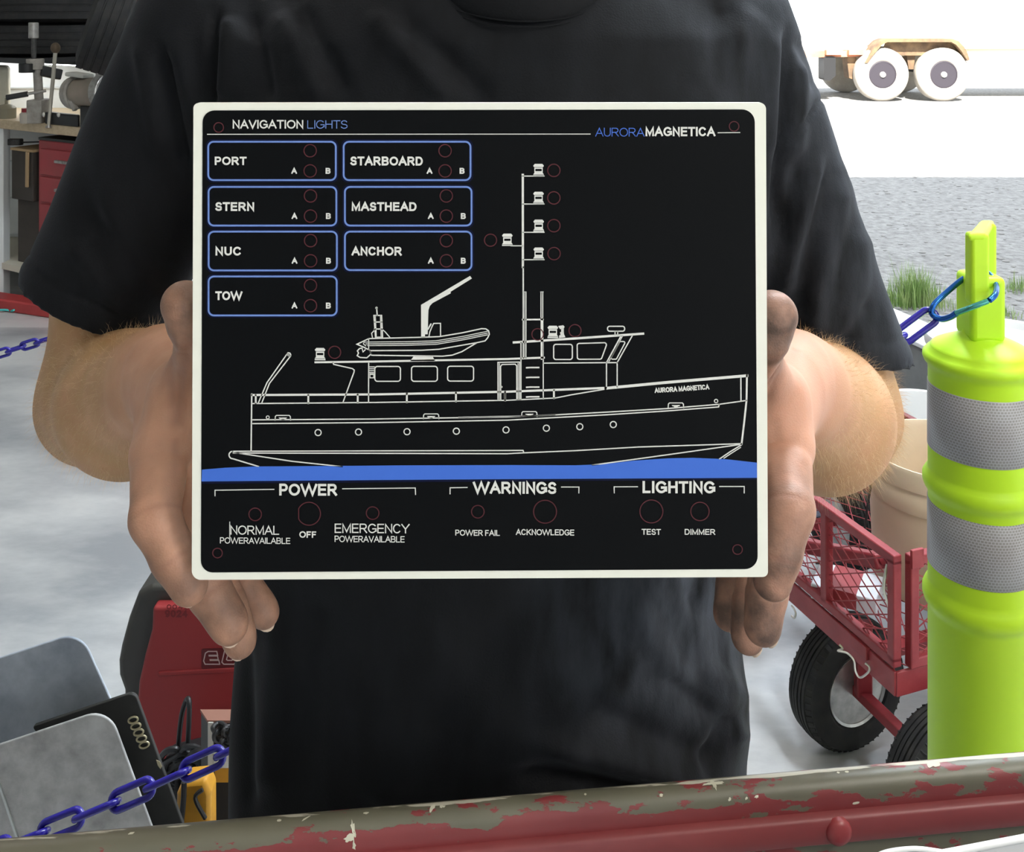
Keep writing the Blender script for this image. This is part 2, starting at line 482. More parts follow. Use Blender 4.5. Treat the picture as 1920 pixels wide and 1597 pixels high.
ZT = 0.9485
RR = 0.0092        # radius of the rolled lip
def rail_pt(s, d, z):
    """s metres along the panel, d towards the camera, z above its top"""
    a = Vector((-0.293, 0.581, ZT)); e = Vector((0.620, 0.069, 0)).normalized(); nrm = Vector((e.y, -e.x, 0))
    return a + e * s + nrm * d + Vector((0, 0, z))
rail = thing('steel_side_panel', rail_pt(0.3, 0, -ZT), 'chipped red and olive steel panel with rolled top edge, across the photo bottom', 'panel')
prof = []
for k in range(13):                       # rolled lip
    a = math.radians(200 - k * 200 / 12)
    prof.append((-0.013 * math.cos(math.pi - a) if False else 0.013 * math.cos(math.pi - (math.radians(200) - a)) , 0))
prof = [(-RR - 0.0008, -0.045)]
for k in range(15):
    a = math.radians(190 - k * 190 / 14)
    prof.append((RR * math.cos(a), -RR + RR * math.sin(a)))
prof += [(RR, -0.0135), (RR - 0.0003, -0.0168), (0.0125, -0.0178), (0.0142, -0.0195), (0.0142, -0.0325), (0.0130, -0.0338), (0.009, -0.0345), (0.009, -0.10), (0.009, -0.42), (-0.004, -0.42), (-0.004, -0.045)]
NS = 220; s0, s1 = -0.75, 1.35
V = []; red = []; bare_and_glint = []
for i in range(NS + 1):
    s = s0 + (s1 - s0) * i / NS
    px = (s + 0.0) / 0.624
    for d, z in prof:
        V.append(rail_pt(s, d, z))
        if z > -0.004: r_ = -0.14 + 0.10 * px
        elif z > -0.0085: r_ = -0.05 + 0.07 * px
        elif z > -0.0145: r_ = 0.04 + 0.04 * px
        elif z > -0.0172: r_ = 0.12
        elif z > -0.0339: r_ = 0.45
        else: r_ = -0.09 + 0.03 * px
        red.append(r_); bare_and_glint.append((0.36 if s > 0.40 else 0.20) if (z > -0.0014 and d < 0.0005) else -0.05)  # worn top edge; right stretch paler, painting in a sky reflection
n = len(prof); fs = []
for i in range(NS):
    for k in range(n - 1):
        fs.append((i*n+k, (i+1)*n+k, (i+1)*n+k+1, i*n+k+1))
mb = MB(); mb.add(V, fs)
me = bpy.data.meshes.new('pressed_sheet'); org = wloc(rail)
me.from_pydata([v - org for v in V], [], fs)
for nm, arr in (('red', red), ('bare_and_glint', bare_and_glint)):
    at = me.attributes.new(nm, 'FLOAT', 'POINT'); at.data.foreach_set('value', np.array(arr, np.float32))
bm = bmesh.new(); bm.from_mesh(me); bmesh.ops.recalc_face_normals(bm, faces=bm.faces); bm.to_mesh(me); bm.free()
me.materials.append(M_chip); me.shade_smooth(); me.set_sharp_from_angle(angle=math.radians(50))
o = bpy.data.objects.new('pressed_sheet', me); COL.objects.link(o); o.parent = rail
for s in (-0.68, 1.28):
    q = rail_pt(s, -0.012, -ZT); MB().bar(q, Vector((q.x, q.y, ZT - 0.06)), 0.045, 0.012, (0, 1, 0)).build('support_leg', mat('olive_steel', (0.11, 0.105, 0.07), 0.5), rail)
M_rivet = mat('red_rivet_paint', (0.24, 0.02, 0.028), 0.35, noise=(60, (0.30, 0.05, 0.05), 0.4, 0.7, 4))
def rivet(s):
    c = rail_pt(s, 0.0140, -0.0258); e = (rail_pt(1, 0, 0) - rail_pt(0, 0, 0)).normalized(); nr = Vector((e.y, -e.x, 0))
    M = Matrix.Translation(c) @ nr.to_track_quat('Z', 'Y').to_matrix().to_4x4()
    R = 0.0078
    MB().lathe([(R + 0.0006, -0.001), (R, 0.0012), (R*0.93, 0.0022), (R*0.75, 0.0033), (R*0.45, 0.0041), (0.0001, 0.0044)], M=M, seg=32).build('rivet', M_rivet, rail)
for s in (-0.11, 0.4925): rivet(s)
# flaked spots of pale primer
M_flake = mat('pale_primer', (0.60, 0.58, 0.46), 0.7)
random.seed(5)
def flake(px, py, w, h, rot=0.0, n=11):
    """a thin flake of paint lying on the front of the roll, found along the panel"""
    dl = Vector(((px - 960) / F, 1, -(py - HY) / F))
    a = rail_pt(0, RR + 0.0002, 0); e = (rail_pt(1, 0, 0) - rail_pt(0, 0, 0)).normalized(); nr = Vector((e.y, -e.x, 0))
    t = (a - Vector((0, 0, H))).dot(nr) / dl.dot(nr)
    p = Vector((0, 0, H)) + dl * t
    zz = min(p.z - ZT + RR, RR * 0.99)
    th = math.asin(max(-1, min(1, zz / RR))) if zz > 0 else 0
    s = (p - rail_pt(0, 0, 0)).dot(e)
    return s, th, zz, w * t / F, h * t / F, rot
def add_flake(px, py, w, h, rot=0.0, jag=0.35):
    s, th, zz, W, Hh, rot = flake(px, py, w, h, rot)
    poly = []
    for k in range(14):
        a = 2 * math.pi * k / 14; r = 0.5 * (1 - jag * random.random())
        x = W * r * math.cos(a); y = Hh * r * math.sin(a)
        x, y = x * math.cos(rot) - y * math.sin(rot), x * math.sin(rot) + y * math.cos(rot)
        z = (zz if zz <= 0 else 0) + y
        if zz > 0 or z > 0:
            ang = th + y / RR if zz > 0 else y / RR
            poly.append(rail_pt(s + x, (RR + .0003) * math.cos(ang), -RR + (RR + .0003) * math.sin(ang)))
        else:
            poly.append(rail_pt(s + x, RR + 0.0003, -RR + z))
    c = sum(poly, Vector()) / len(poly)
    e = (rail_pt(1, 0, 0) - rail_pt(0, 0, 0)).normalized(); nr = Vector((e.y, -e.x, 0))
    MB().add(poly + [c + nr * 0.0002], [(k, (k + 1) % 14, 14) for k in range(14)]).build('paint_flake', M_flake, rail)
for a in ((1345, 1478, 11, 30, 0.1, 0.5), (1347, 1485, 54, 7, -0.02, 0.5), (1340, 1469, 44, 7, 0.1, 0.5), (655, 1572, 24, 16, 0.3, 0.6), (662, 1558, 9, 30, 0.3, 0.5), (664, 1585, 8, 22, 0, 0.5),
          (812, 1533, 9, 22, -0.5, 0.4), (830, 1520, 14, 7, 0, 0.5), (686, 1532, 13, 6, 0, 0.4), (1757, 1448, 17, 12, 0.6, 0.3), (1766, 1442, 22, 12, 0, 0.3),
          (1599, 1456, 10, 6, 0, 0.4), (1582, 1454, 8, 5, 0, 0.4), (1605, 1505, 18, 6, 0.1, 0.3), (1102, 1504, 5, 5, 0, 0.3), (1243, 1501, 8, 6, 0, 0.4), (520, 1551, 10, 6, 0, 0.3),
          (240, 1575, 14, 6, 0.2, 0.4), (1400, 1499, 8, 5, 0.4, 0.5), (1420, 1496, 12, 5, 0.2, 0.5), (1369, 1501, 9, 6, 0.7, 0.5), (572, 1541, 22, 4, 0.5, 0.4)):
    add_flake(*a)

# ------------------------------------------------------------------ white bin whose rim shows in the bottom right corner
binr = thing('white_bin', (0.394, 0.433, 0), 'white plastic bin with raised rim in the bottom right corner before the red panel', 'bin')
def rrect(x0, y0, x1, y1, r, n=8):
    out = []
    for cx, cy, a0 in ((x1-r, y1-r, 0), (x0+r, y1-r, 90), (x0+r, y0+r, 180), (x1-r, y0+r, 270)):
        for k in range(n + 1):
            a = math.radians(a0 + 90*k/n); out.append((cx + r*math.cos(a), cy + r*math.sin(a)))
    return out
Mb = rotz((0.394, 0.433, 0), math.radians(12))
ring = [(Mb @ Vector((x, y, 1.008))) for x, y in rrect(-0.215, -0.11, 0.30, 0.105, 0.05)]
MB().tube(ring, 0.0017, 10, closed=True).build('rim', M_whitepl, binr)
lo = [(Mb @ Vector((x, y, 0.0))) for x, y in rrect(-0.18, -0.08, 0.26, 0.075, 0.04)]
n = len(ring)
MB().add(ring + lo, [(i, (i+1) % n, n + (i+1) % n, n + i) for i in range(n)] + [tuple(range(2*n-1, n-1, -1))]).build('bin_body', mat('grey_white_plastic', (0.55, 0.55, 0.55), 0.5), binr)
MB().tube(spline([P(1640, 1606, .497), P(1668, 1596, .499), P(1715, 1591, .50), P(1760, 1596, .50), P(1800, 1604, .50)]), 0.0011, 10).build('rim_handle', M_whitepl, binr)

# ------------------------------------------------------------------ the sign
DB = 0.500
M_signw = mat('cream_white_laminate', (0.84, 0.84, 0.75), 0.45, spec=0.3)
M_signk = mat('black_print', (0.0034, 0.0038, 0.0046), 0.36, spec=0.08)
M_ink_w = mat('white_ink', (0.72, 0.72, 0.68), 0.5, spec=0.2)
M_ink_b = mat('periwinkle_ink', (0.16, 0.26, 0.60), 0.5, spec=0.2)
M_ink_b2 = mat('blue_ink', (0.07, 0.16, 0.60), 0.5, spec=0.2)
M_ink_water = mat('water_blue_ink', (0.055, 0.155, 0.62), 0.5, spec=0.2)
M_ink_navy = mat('navy_ink', (0.004, 0.006, 0.028), 0.4, spec=0.10)
M_ink_r = mat('dull_red_ink', (0.090, 0.022, 0.028), 0.5, spec=0.2)

sign = thing('sign_panel', P(900, 1085, DB), 'black sign panel with white border and ship outline, held up by the man', 'sign')
def B(px, py, lift=0.0):
    v = P(px, py, DB); v.y = DB - lift; return v

def round_poly(corners, radii, n=8):
    """rounded polygon in pixel space"""
    out = []; m = len(corners)
    for i in range(m):
        p = Vector(corners[i]); a = (Vector(corners[i-1]) - p); b = (Vector(corners[(i+1) % m]) - p)
        r = radii[i] if isinstance(radii, (list, tuple)) else radii
        a.normalize(); b.normalize()
        half = a.angle(b) / 2; d = r / math.tan(half)
        c = p + (a + b).normalized() * (r / math.sin(half))
        s_ = p + a * d - c; e_ = p + b * d - c
        ang0 = math.atan2(s_.y, s_.x); ang1 = math.atan2(e_.y, e_.x)
        da = (ang1 - ang0 + math.pi) % (2 * math.pi) - math.pi
        for k in range(n + 1):
            t = ang0 + da * k / n; out.append((c.x + r * math.cos(t), c.y + r * math.sin(t)))
    return out
poly = round_poly([(362.6, 193), (1436.2, 192.5), (1440, 1081.5), (359.5, 1087)], [10, 12, 10, 17])
mb = MB(); mb.prism([B(*p) for p in poly], (0, 0.0035, 0))
board = mb.build('backing_board', M_signw, sign, smooth=30)
poly = round_poly([(380.3, 207), (1414.8, 205), (1420.5, 1066), (377, 1072.5)], [22, 24, 24, 22])
mb = MB(); mb.prism([B(p[0], p[1], 0.0003) for p in poly], (0, 0.0004, 0))
face = mb.build('printed_face', M_signk, sign, smooth=0)
LIFT = 0.0005

def fill(name, pts, m, lift=LIFT):
    mb = MB(); mb.prism([B(x, y, lift) for x, y in pts], (0, 0.00015, 0))
    return mb.build(name, m, face, smooth=0)

def stroke_into(mb, pts, w, closed=False, lift=LIFT, conv=None, step=None):
    conv = conv or (lambda x, y: B(x, y, lift))
    n = len(pts); L, R = [], []
    for i in range(n):
        p = Vector(pts[i])
        if closed: a = p - Vector(pts[i-1]); b = Vector(pts[(i+1) % n]) - p
        else:
            a = p - Vector(pts[i-1]) if i else Vector(pts[1]) - p
            b = Vector(pts[i+1]) - p if i < n-1 else a
        if a.length < 1e-9: a = b
        if b.length < 1e-9: b = a
        a = a.normalized(); b = b.normalized(); t = a + b
        t = t.normalized() if t.length > 1e-6 else a
        nn = Vector((-t.y, t.x)); c = max(0.42, nn.dot(Vector((-a.y, a.x))))
        L.append(p + nn * (w / 2 / c)); R.append(p - nn * (w / 2 / c))
    if not closed:
        d0 = (Vector(pts[0]) - Vector(pts[1])).normalized() * (w / 2); d1 = (Vector(pts[-1]) - Vector(pts[-2])).normalized() * (w / 2)
        L[0] += d0; R[0] += d0; L[-1] += d1; R[-1] += d1
    m = n if closed else n - 1
    if step is not None:        # each stretch a hair above the last, so that overlapping ink never coincides
        for i in range(m):
            j = (i + 1) % n; step[0] += 1; up = Vector((0, -4e-6 * step[0], 0))
            mb.add([conv(*L[i]) + up, conv(*L[j]) + up, conv(*R[j]) + up, conv(*R[i]) + up], [(0, 1, 2, 3)])
        return
    vs = [conv(p.x, p.y) for p in L] + [conv(p.x, p.y) for p in R]
    mb.add(vs, [(i, (i+1) % n, n + (i+1) % n, n + i) for i in range(m)])
class Ink:
    """several strokes printed as one drawing"""
    def __init__(s): s.mb = MB()
    def line(s, *pts, w=2.6, closed=False, lift=LIFT): stroke_into(s.mb, pts, w, closed, lift); return s
    def circ(s, c, r, w=2.4, lift=LIFT):
        stroke_into(s.mb, [(c[0] + r*math.cos(2*math.pi*k/40), c[1] + r*math.sin(2*math.pi*k/40)) for k in range(40)], w, True, lift); return s
    def poly(s, *pts, lift=LIFT):
        n = len(pts); s.mb.add([B(x, y, lift) for x, y in pts], [tuple(range(n))]); return s
    def rr(s, x0, y0, x1, y1, r, w=2.4):
        stroke_into(s.mb, round_poly([(x0,y0),(x1,y0),(x1,y1),(x0,y1)], r, 6), w, True); return s
    def done(s, name, m, label=None):
        o = s.mb.build(name, m, face, smooth=0)
        if label: o['label'] = label
        return o

# a plain grotesque alphabet drawn as strokes: name -> (width, side bearing, strokes in the unit box, y up)
def arc(cx, cy, rx, ry, a0, a1, n=14):
    return [(cx + rx*math.cos(math.radians(a0 + (a1-a0)*k/n)), cy + ry*math.sin(math.radians(a0 + (a1-a0)*k/n))) for k in range(n + 1)]
GL = {
 'A': (.98, .01, [[(0,0),(.5,1),(1,0)], [(.18,.34),(.82,.34)]]),
 'B': (.84, .09, [[(0,0),(0,1),(.62,1)] + arc(.62,.76,.32,.24,90,-90) + [(0,.52)], [(.62,.52)] + arc(.66,.26,.34,.26,90,-90) + [(0,0)]]),
 'C': (.92, .05, [arc(.5,.5,.5,.5,42,318,28)]),
 'D': (.86, .08, [[(0,0),(0,1),(.48,1)] + arc(.48,.5,.52,.5,90,-90,20) + [(0,0)]]),
 'E': (.76, .09, [[(1,0),(0,0),(0,1),(1,1)], [(0,.52),(.92,.52)]]),
 'F': (.70, .09, [[(0,0),(0,1),(1,1)], [(0,.5),(.86,.5)]]),
 'G': (.98, .05, [arc(.5,.5,.5,.5,42,322,28) + [(1,.18),(1,.46),(.58,.46)]]),
 'H': (.82, .09, [[(0,0),(0,1)], [(1,0),(1,1)], [(0,.53),(1,.53)]]),
 'I': (.0, .10, [[(.5,0),(.5,1)]]),
 'K': (.86, .08, [[(0,0),(0,1)], [(.95,1),(0,.36)], [(.34,.58),(1,0)]]),
 'L': (.70, .09, [[(0,1),(0,0),(1,0)]]),
 'M': (.98, .09, [[(0,0),(0,1),(.5,.08),(1,1),(1,0)]]),
 'N': (.82, .09, [[(0,0),(0,1),(1,0),(1,1)]]),
 'O': (1.02, .05, [arc(.5,.5,.5,.5,0,360,36)]),
 'P': (.78, .09, [[(0,0),(0,1),(.62,1)] + arc(.62,.72,.38,.28,90,-90) + [(0,.44)]]),
 'R': (.86, .09, [[(0,0),(0,1),(.60,1)] + arc(.60,.74,.34,.26,90,-90) + [(0,.48)], [(.50,.48),(1,0)]]),
 'S': (.80, .05, [arc(.5,.74,.44,.26,25,180,10) + arc(.5,.74,.44,.24,180,262,6) + arc(.5,.25,.5,.25,82,0,6) + arc(.5,.26,.5,.26,0,-160,12)]),
 'T': (.84, .02, [[(0,1),(1,1)], [(.5,0),(.5,1)]]),
 'U': (.82, .09, [[(0,1),(0,.36)] + arc(.5,.36,.5,.36,180,360,16) + [(1,1)]]),
 'V': (.94, .0, [[(0,1),(.5,0),(1,1)]]),
 'W': (1.50, .0, [[(0,1),(.25,0),(.5,1),(.75,0),(1,1)]]),
 'Y': (.94, .0, [[(0,1),(.5,.44),(1,1)], [(.5,.44),(.5,0)]]),
 '0': (.72, .06, [arc(.5,.5,.5,.5,0,360,30)]),
 '2': (.70, .06, [arc(.5,.70,.48,.30,170,-30,14) + [(0,0),(1,0)]]),
 '4': (.74, .05, [[(.74,0),(.74,1),(0,.30),(1,.30)]]),
 '9': (.70, .06, [arc(.5,.68,.5,.32,0,360,24), [(1,.68)] + arc(.45,.5,.55,.5,0,-110,12)]),
}
def lettering(txt, x0, y0, x1, y1, m, bold=0.0, rot=0.0, name='lettering', parent=None, lift=LIFT, conv=None, gap=0.0):
    """bold = stroke weight as a share of the cap height"""
    hgt = y1 - y0; t = bold * hgt
    x = 0.0; strokes = []
    for ch in txt:
        if ch == ' ': x += 0.32 * hgt; continue
        w, sb, st = GL[ch]
        sb = sb * hgt * 0.62; gw = max(w * hgt - t * 0.25, t)
        if ch == 'I': gw = t
        x += sb
        for q in st:
            strokes.append([(x + t/2 + u * (gw - t), t/2 + v * (hgt - t)) for u, v in q])
        x += gw + sb + gap * hgt
    ax = min(p[0] for q in strokes for p in q) - t/2; bx = max(p[0] for q in strokes for p in q) + t/2
    k = (x1 - x0) / (bx - ax); cx, cy = (x0 + x1) / 2, (y0 + y1) / 2; mb = MB(); step = [0]
    for q in strokes:
        o = []
        for u, v in q:
            px, py = x0 + (u - ax) * k, y1 - v
            if rot:
                dx, dy = px - cx, py - cy; px = cx + dx*math.cos(rot) - dy*math.sin(rot); py = cy + dx*math.sin(rot) + dy*math.cos(rot)
            o.append((px, py))
        closed = math.hypot(o[0][0] - o[-1][0], o[0][1] - o[-1][1]) < 0.01
        if closed: o = o[:-1]
        stroke_into(mb, o, t, closed, lift, conv, step)
    return mb.build(name, m, parent or face, smooth=0)

BD = 0.215
# heading
lettering('NAVIGATION', 436.7, 224.6, 569.4, 240.8, M_ink_w, 0.165)
lettering('LIGHTS', 576.5, 225.2, 652.3, 240.8, M_ink_b, 0.10)
lettering('AURORA', 1116, 239.3, 1208, 255.6, M_ink_b2, 0.095)
lettering('MAGNETICA', 1210, 237.6, 1340.8, 255.0, M_ink_w, 0.20)
Ink().line((389.6, 251.5), (1106.4, 251), w=1.6).done('heading_rule', M_ink_w)
Ink().line((1346, 248.6), (1386.7, 248.2), w=1.6).done('heading_rule', M_ink_w)
def hole(x, y, r, w=1.9):
    Ink().circ((x, y), r, w, LIFT + 0.0001).done('hole_outline', M_ink_r)
for c in ((410.7, 238.6, 9), (1375.9, 236.5, 9), (408.5, 1035.4, 9), (1382.4, 1028.8, 9)): hole(*c)
# labelled switches
for nm, x0, y0, x1, y1, tx0, ty0, tx1, ty1 in (
        ('PORT', 391, 265.4, 630, 337.3, 403, 293.3, 463.4, 309), ('STARBOARD', 644.7, 265.4, 882.3, 337.3, 657.4, 293, 793.2, 309.7),
        ('STERN', 391.6, 350, 631, 422.4, 404.3, 378.5, 477.5, 395), ('MASTHEAD', 647, 350, 884.2, 422.4, 659.6, 378.5, 781.4, 395),
        ('NUC', 391.8, 433.7, 632, 506.4, 404.3, 461.9, 452.2, 478.4), ('ANCHOR', 647, 433.7, 884.2, 505.8, 659.3, 461.9, 753.7, 478.4),
        ('TOW', 391.6, 517.7, 631.7, 590.7, 404.3, 545.4, 455.3, 562)):
    Ink().poly(*round_poly([(x0-4.5, y0-4.5), (x1+4.5, y0-4.5), (x1+4.5, y1+4.5), (x0-4.5, y1+4.5)], 12), lift=0.00034).done('switch_field', M_ink_navy)
    Ink().poly(*round_poly([(x0+3, y0+3), (x1-3, y0+3), (x1-3, y1-3), (x0+3, y1-3)], 7), lift=0.00038).done('switch_panel', M_signk)
    Ink().rr(x0, y0, x1, y1, 10, 3.3).done('switch_frame', M_ink_b)
    lettering(nm, tx0, ty0, tx1, ty1, M_ink_w, BD)
    hx = x0 + 191 if x0 < 500 else x0 + 190
    hole(hx, y0 + 16.8, 11.6); hole(hx, y0 + 54.6, 11.6)
    lettering('A', x0 + 155.5, y0 + 49, x0 + 166.3, y0 + 60, M_ink_w, 0.24)
    bx = x0 + 219.7 if x0 < 500 else x0 + 217
    lettering('B', bx, y0 + 49, bx + 9.6, y0 + 60, M_ink_w, 0.24)
# lower row
Ink().line((403.7, 928.4), (403.7, 918), (514, 916.3), w=1.8).done('bracket_line', M_ink_w)
Ink().line((642.8, 915.3), (778.8, 913.8), (779.4, 926), w=1.8).done('bracket_line', M_ink_w)
Ink().line((844, 924.7), (844, 913.4), (876, 912.8), w=1.8).done('bracket_line', M_ink_w)
Ink().line((1052.8, 912), (1085.4, 912), (1085.2, 923), w=1.8).done('bracket_line', M_ink_w)
Ink().line((1151.6, 923), (1151.2, 911.6), (1195, 911.4), w=1.8).done('bracket_line', M_ink_w)
Ink().line((1349, 911), (1395, 911), (1395, 923), w=1.8).done('bracket_line', M_ink_w)
lettering('POWER', 524, 905.6, 632.5, 927.8, M_ink_w, 0.20)
lettering('WARNINGS', 886.6, 902, 1043.4, 924.4, M_ink_w, 0.20)
lettering('LIGHTING', 1204.4, 900.8, 1340.6, 923.4, M_ink_w, 0.20)
for c in ((479, 963, 11.8), (699, 960.6, 11.8), (896, 958, 11.8), (1021.9, 958, 21.5), (1221, 957.5, 21.5), (1312, 957.5, 17.2)): hole(*c)
pts = [(579.7 + 21.5*math.cos(math.radians(a)), 962 + 21.5*math.sin(math.radians(a))) for a in range(-154, 155, 7)]
Ink().line(*pts, closed=True, w=1.9).done('hole_outline', M_ink_r)
lettering('NORMAL', 432.5, 984, 524, 1001, M_ink_w, 0.125)
Ink().line((431.3, 977.5), (431.3, 1007), w=1.5).done('ruled_mark', M_ink_w)
lettering('POWERAVAILABLE', 413, 1006, 545, 1017.6, M_ink_w, 0.14)
lettering('OFF', 561.6, 994.7, 593.4, 1006.8, M_ink_w, 0.20)
lettering('EMERGENCY', 627.8, 980.4, 768.4, 998, M_ink_w, 0.125)
lettering('POWERAVAILABLE', 627.8, 1003, 759, 1014.8, M_ink_w, 0.14)
lettering('POWER FAIL', 853.8, 991.8, 937.2, 1002.8, M_ink_w, 0.165)
lettering('ACKNOWLEDGE', 967.2, 990.6, 1076.3, 1001.8, M_ink_w, 0.165)
lettering('TEST', 1202.8, 990.3, 1238.8, 1001.3, M_ink_w, 0.17)
lettering('DIMMER', 1283.4, 990.4, 1340.6, 1001.2, M_ink_w, 0.17)

# the ship
hull = Ink()
hull.line((472.5, 738), (471.3, 844), w=2.6)
hull.line((436.7, 845), (951, 843.6), (980.6, 843.4), (982, 847), w=2.2)
hull.line((438, 848.3), (951, 849.6), (980.6, 848), (1080, 844.5) if False else (1080, 843.8), (1198, 837), (1390, 830.8), w=2.2)
hull.line(*[(437 + 7*math.cos(math.radians(a)), 852 + 7*math.sin(math.radians(a))) for a in range(-90, -271, -15)], (485, 873.5), w=2.4)
hull.line((438, 847), (548, 863.8), (642, 873.8), w=2.2)
hull.line((1400, 702.5), (1399.3, 749.5), (1395, 790), (1390, 831.5), w=3.4)
hull.line((1388.7, 707.5), (1388.9, 750), w=2.4)
hull.line((1135.6, 727), (1251, 716), (1400, 703.5), w=5.2)
hull.line((1390, 832), (1251.5, 851.5), (1110.5, 871), w=2.2)
hull.line((1390, 833), (1370, 845), (1348.6, 859.5), w=2.2); hull.line((1388, 838), (1372, 848), (1357, 858), w=1.8)
hull.line((473, 786.2), (700, 784.6), (951, 780.8), (1008.8, 778.3), (1041, 776.5), w=2.2)
hull.line((860, 781.5), (1008.8, 778.6), (1132, 772), (1251.5, 765), (1348.6, 757), (1400, 749.8), w=2.2)
hull.line((473, 793.3), (700, 791.3), (951, 786.8), (1132.5, 777), (1251, 769.5), (1347, 762), (1348, 757), w=2.2)
hull.done('hull_outline', M_ink_w)
for x, y in ((596.8, 810), (672.5, 809), (763.4, 808.4), (855.8, 807.4), (948.8, 805), (1024.4, 801.8), (1087, 799), (1149.7, 795)):
    Ink().circ((x, y), 5.7, 2.0).done('porthole', M_ink_w)
for x, y in ((530.7, 782.4), (808.5, 779.6), (992.5, 775.3), (1267, 759)):
    Ink().line((x-14.5, y+4.5), (x-14, y-2.5), (x-12, y-4.5), (x+12, y-4.5), (x+14, y-2.5), (x+14.5, y+4.5), w=1.8).poly((x-8, y-0.5), (x+8, y-0.5), (x+6, y+1.8), (x-6, y+1.8)).poly((x-4, y+1.8), (x+4, y+1.8), (x+3, y+4), (x-3, y+4)).done('fairlead', M_ink_w)
Ink().circ((502.5, 781.6), 2.8, 1.6).circ((1342.3, 751), 3.2, 1.6).done('deck_eye', M_ink_w)
rl = Ink()
rl.line((472.7, 739.7), (705, 738.6), (951, 733.5), (1135.6, 726.4), w=4.0)
rl.line((474, 755.7), (705, 753.6), (951, 749.6), (1019.7, 746.3), (1041.6, 745.2), (1073, 739), (1135.6, 728.5), w=2.2)
for x, ya, yb in ((480, 740, 755), (578.5, 740, 755), (671, 739, 754), (763, 737, 753), (855, 735.5, 751.5), (947, 734, 750), (1038.5, 731, 745.5)):
    rl.line((x, ya), (x, yb), w=3.4)
rl.done('bulwark_rail', M_ink_w)
Ink().line((485, 754), (501, 716.6), (538.5, 663), w=2.2).line((491.5, 754), (505.6, 718), (545.4, 666.5), w=2.2).line((538.5, 663), (540.5, 660.4), (544, 661.2), (545.6, 664), (545.4, 666.5), w=2.0).circ((541.5, 665), 1.6, 1.0).done('davit', M_ink_w)
cb = Ink()
cb.line((591.8, 678.4), (700, 677), (951, 672.2), (1019.7, 669.6), w=3.6)
cb.line((624.6, 679), (626, 682.3), (661, 690.2), (664.5, 693), (664, 697), (643.4, 753.5), w=2.2)
cb.line((691.5, 679), (691.3, 753), w=2.0)
for y in (687, 690.5, 694, 697.5): cb.line((692.5, y), (702, y), w=1.7)
cb.poly((693, 699), (702, 699), (702, 702), (693, 702)).line((694, 702), (694, 707.5), (701, 707.5), (701, 702), w=1.6)
cb.done('cabin_outline', M_ink_w)
for x0, y0, x1, y1 in ((703, 686.2, 751, 714), (771.8, 686, 820.2, 714), (839.4, 685.8, 888, 713.6)):
    Ink().rr(x0, y0, x1, y1, 5, 2.2).done('cabin_window', M_ink_w)
Ink().line((933.8, 749), (933.6, 678.6), (974.3, 678), (974.3, 748.6), w=2.0).line((936.6, 749), (936.6, 681), w=1.6).line((971.3, 749), (971.3, 681), w=1.6).line((939, 749), (938.7, 686), (941.5, 682.6), (966, 682), (968.8, 685), (969, 749), w=2.0).circ((940.4, 724.5), 1.2, 1.4).line((947, 735), (947, 750), w=2.4).done('cabin_door', M_ink_w)
mast = Ink()
mast.line((980.2, 327.5), (980.4, 500), w=4.2).line((981, 500), (981.3, 670), w=2.6)
mast.line((982.6, 547), (982.6, 670), w=1.8).line((986, 547), (986, 670), w=2.0).line((1014.2, 547), (1014.2, 598), w=1.8).line((1017.6, 547), (1017.6, 598), w=1.8)
mast.line((982, 546.6), (986.5, 546.6), w=1.6).line((1013.6, 546.6), (1018.4, 546.6), w=1.6)
mast.line((980, 598.6), (1018, 598.2), w=3.0).line((1016.2, 597), (1016.2, 671), w=5.0).line((1018.4, 640), (1018.6, 747), w=2.0)
mast.line((976.8, 641), (976.8, 748), w=2.0)
for y in (688.2, 706.6, 724.8, 743): mast.line((987.5, y + 0.4), (994, y), (1010, y), w=2.8)
for y, x in ((329.7, 1020), (382, 1020), (435, 1020), (486.3, 1020)): mast.line((980, y), (x, y), w=2.0)
mast.line((958, 460.3), (980, 460.3), w=2.0)
mast.done('mast_outline', M_ink_w)
def lantern(x, y, w=20, h=23, half=False):
    ik = Ink(); a, b = w / 2, h / 2
    for s_ in ((1,) if half else (-1, 1)): pass
    ik.poly((x-a, y-b+3.5), (x-a+3, y-b), (x+a-3, y-b), (x+a, y-b+3.5), (x+a-1.5, y-b+6), (x-a+1.5, y-b+6))
    ik.poly((x-a+2.2, y-b+6.8), (x+a-2.2, y-b+6.8), (x+a-2.2, y-b+9.4), (x-a+2.2, y-b+9.4))
    ik.poly((x-a+2.2, y-b+9.4), (x-a+4, y-b+9.4), (x-a+4, y-b+13.6), (x-a+2.2, y-b+13.6)).poly((x+a-4, y-b+9.4), (x+a-2.2, y-b+9.4), (x+a-2.2, y-b+13.6), (x+a-4, y-b+13.6))
    ik.poly((x-a+2.2, y-b+13.6), (x+a-2.2, y-b+13.6), (x+a-2.2, y-b+17.6), (x-a+2.2, y-b+17.6))
    ik.poly((x-a+1.6, y-b+17.6), (x+a-1.6, y-b+17.6), (x+a, y-b+20), (x-a, y-b+20)).poly((x-a, y+b-2.2), (x+a, y+b-2.2), (x+a, y+b), (x-a, y+b))
    ik.done('lantern_symbol', M_ink_w)
for x, y in ((1009.7, 318.4), (1009.7, 370.6), (1010, 422.8), (1010, 475), (951.3, 449), (600.5, 663)): lantern(x, y)
lantern(1036.5, 621.5, 20, 23)
Ink().poly((1046.5, 610.5), (1056, 609), (1058.5, 612), (1057, 615), (1050, 616.5)).poly((1050, 622), (1057, 621), (1057.5, 627), (1051, 628.5)).poly((1052, 615), (1057, 614.5), (1057, 622), (1052, 622.5)).poly((1048.5, 628), (1058, 627), (1060, 631.5), (1048, 633)).done('lantern_symbol', M_ink_w)
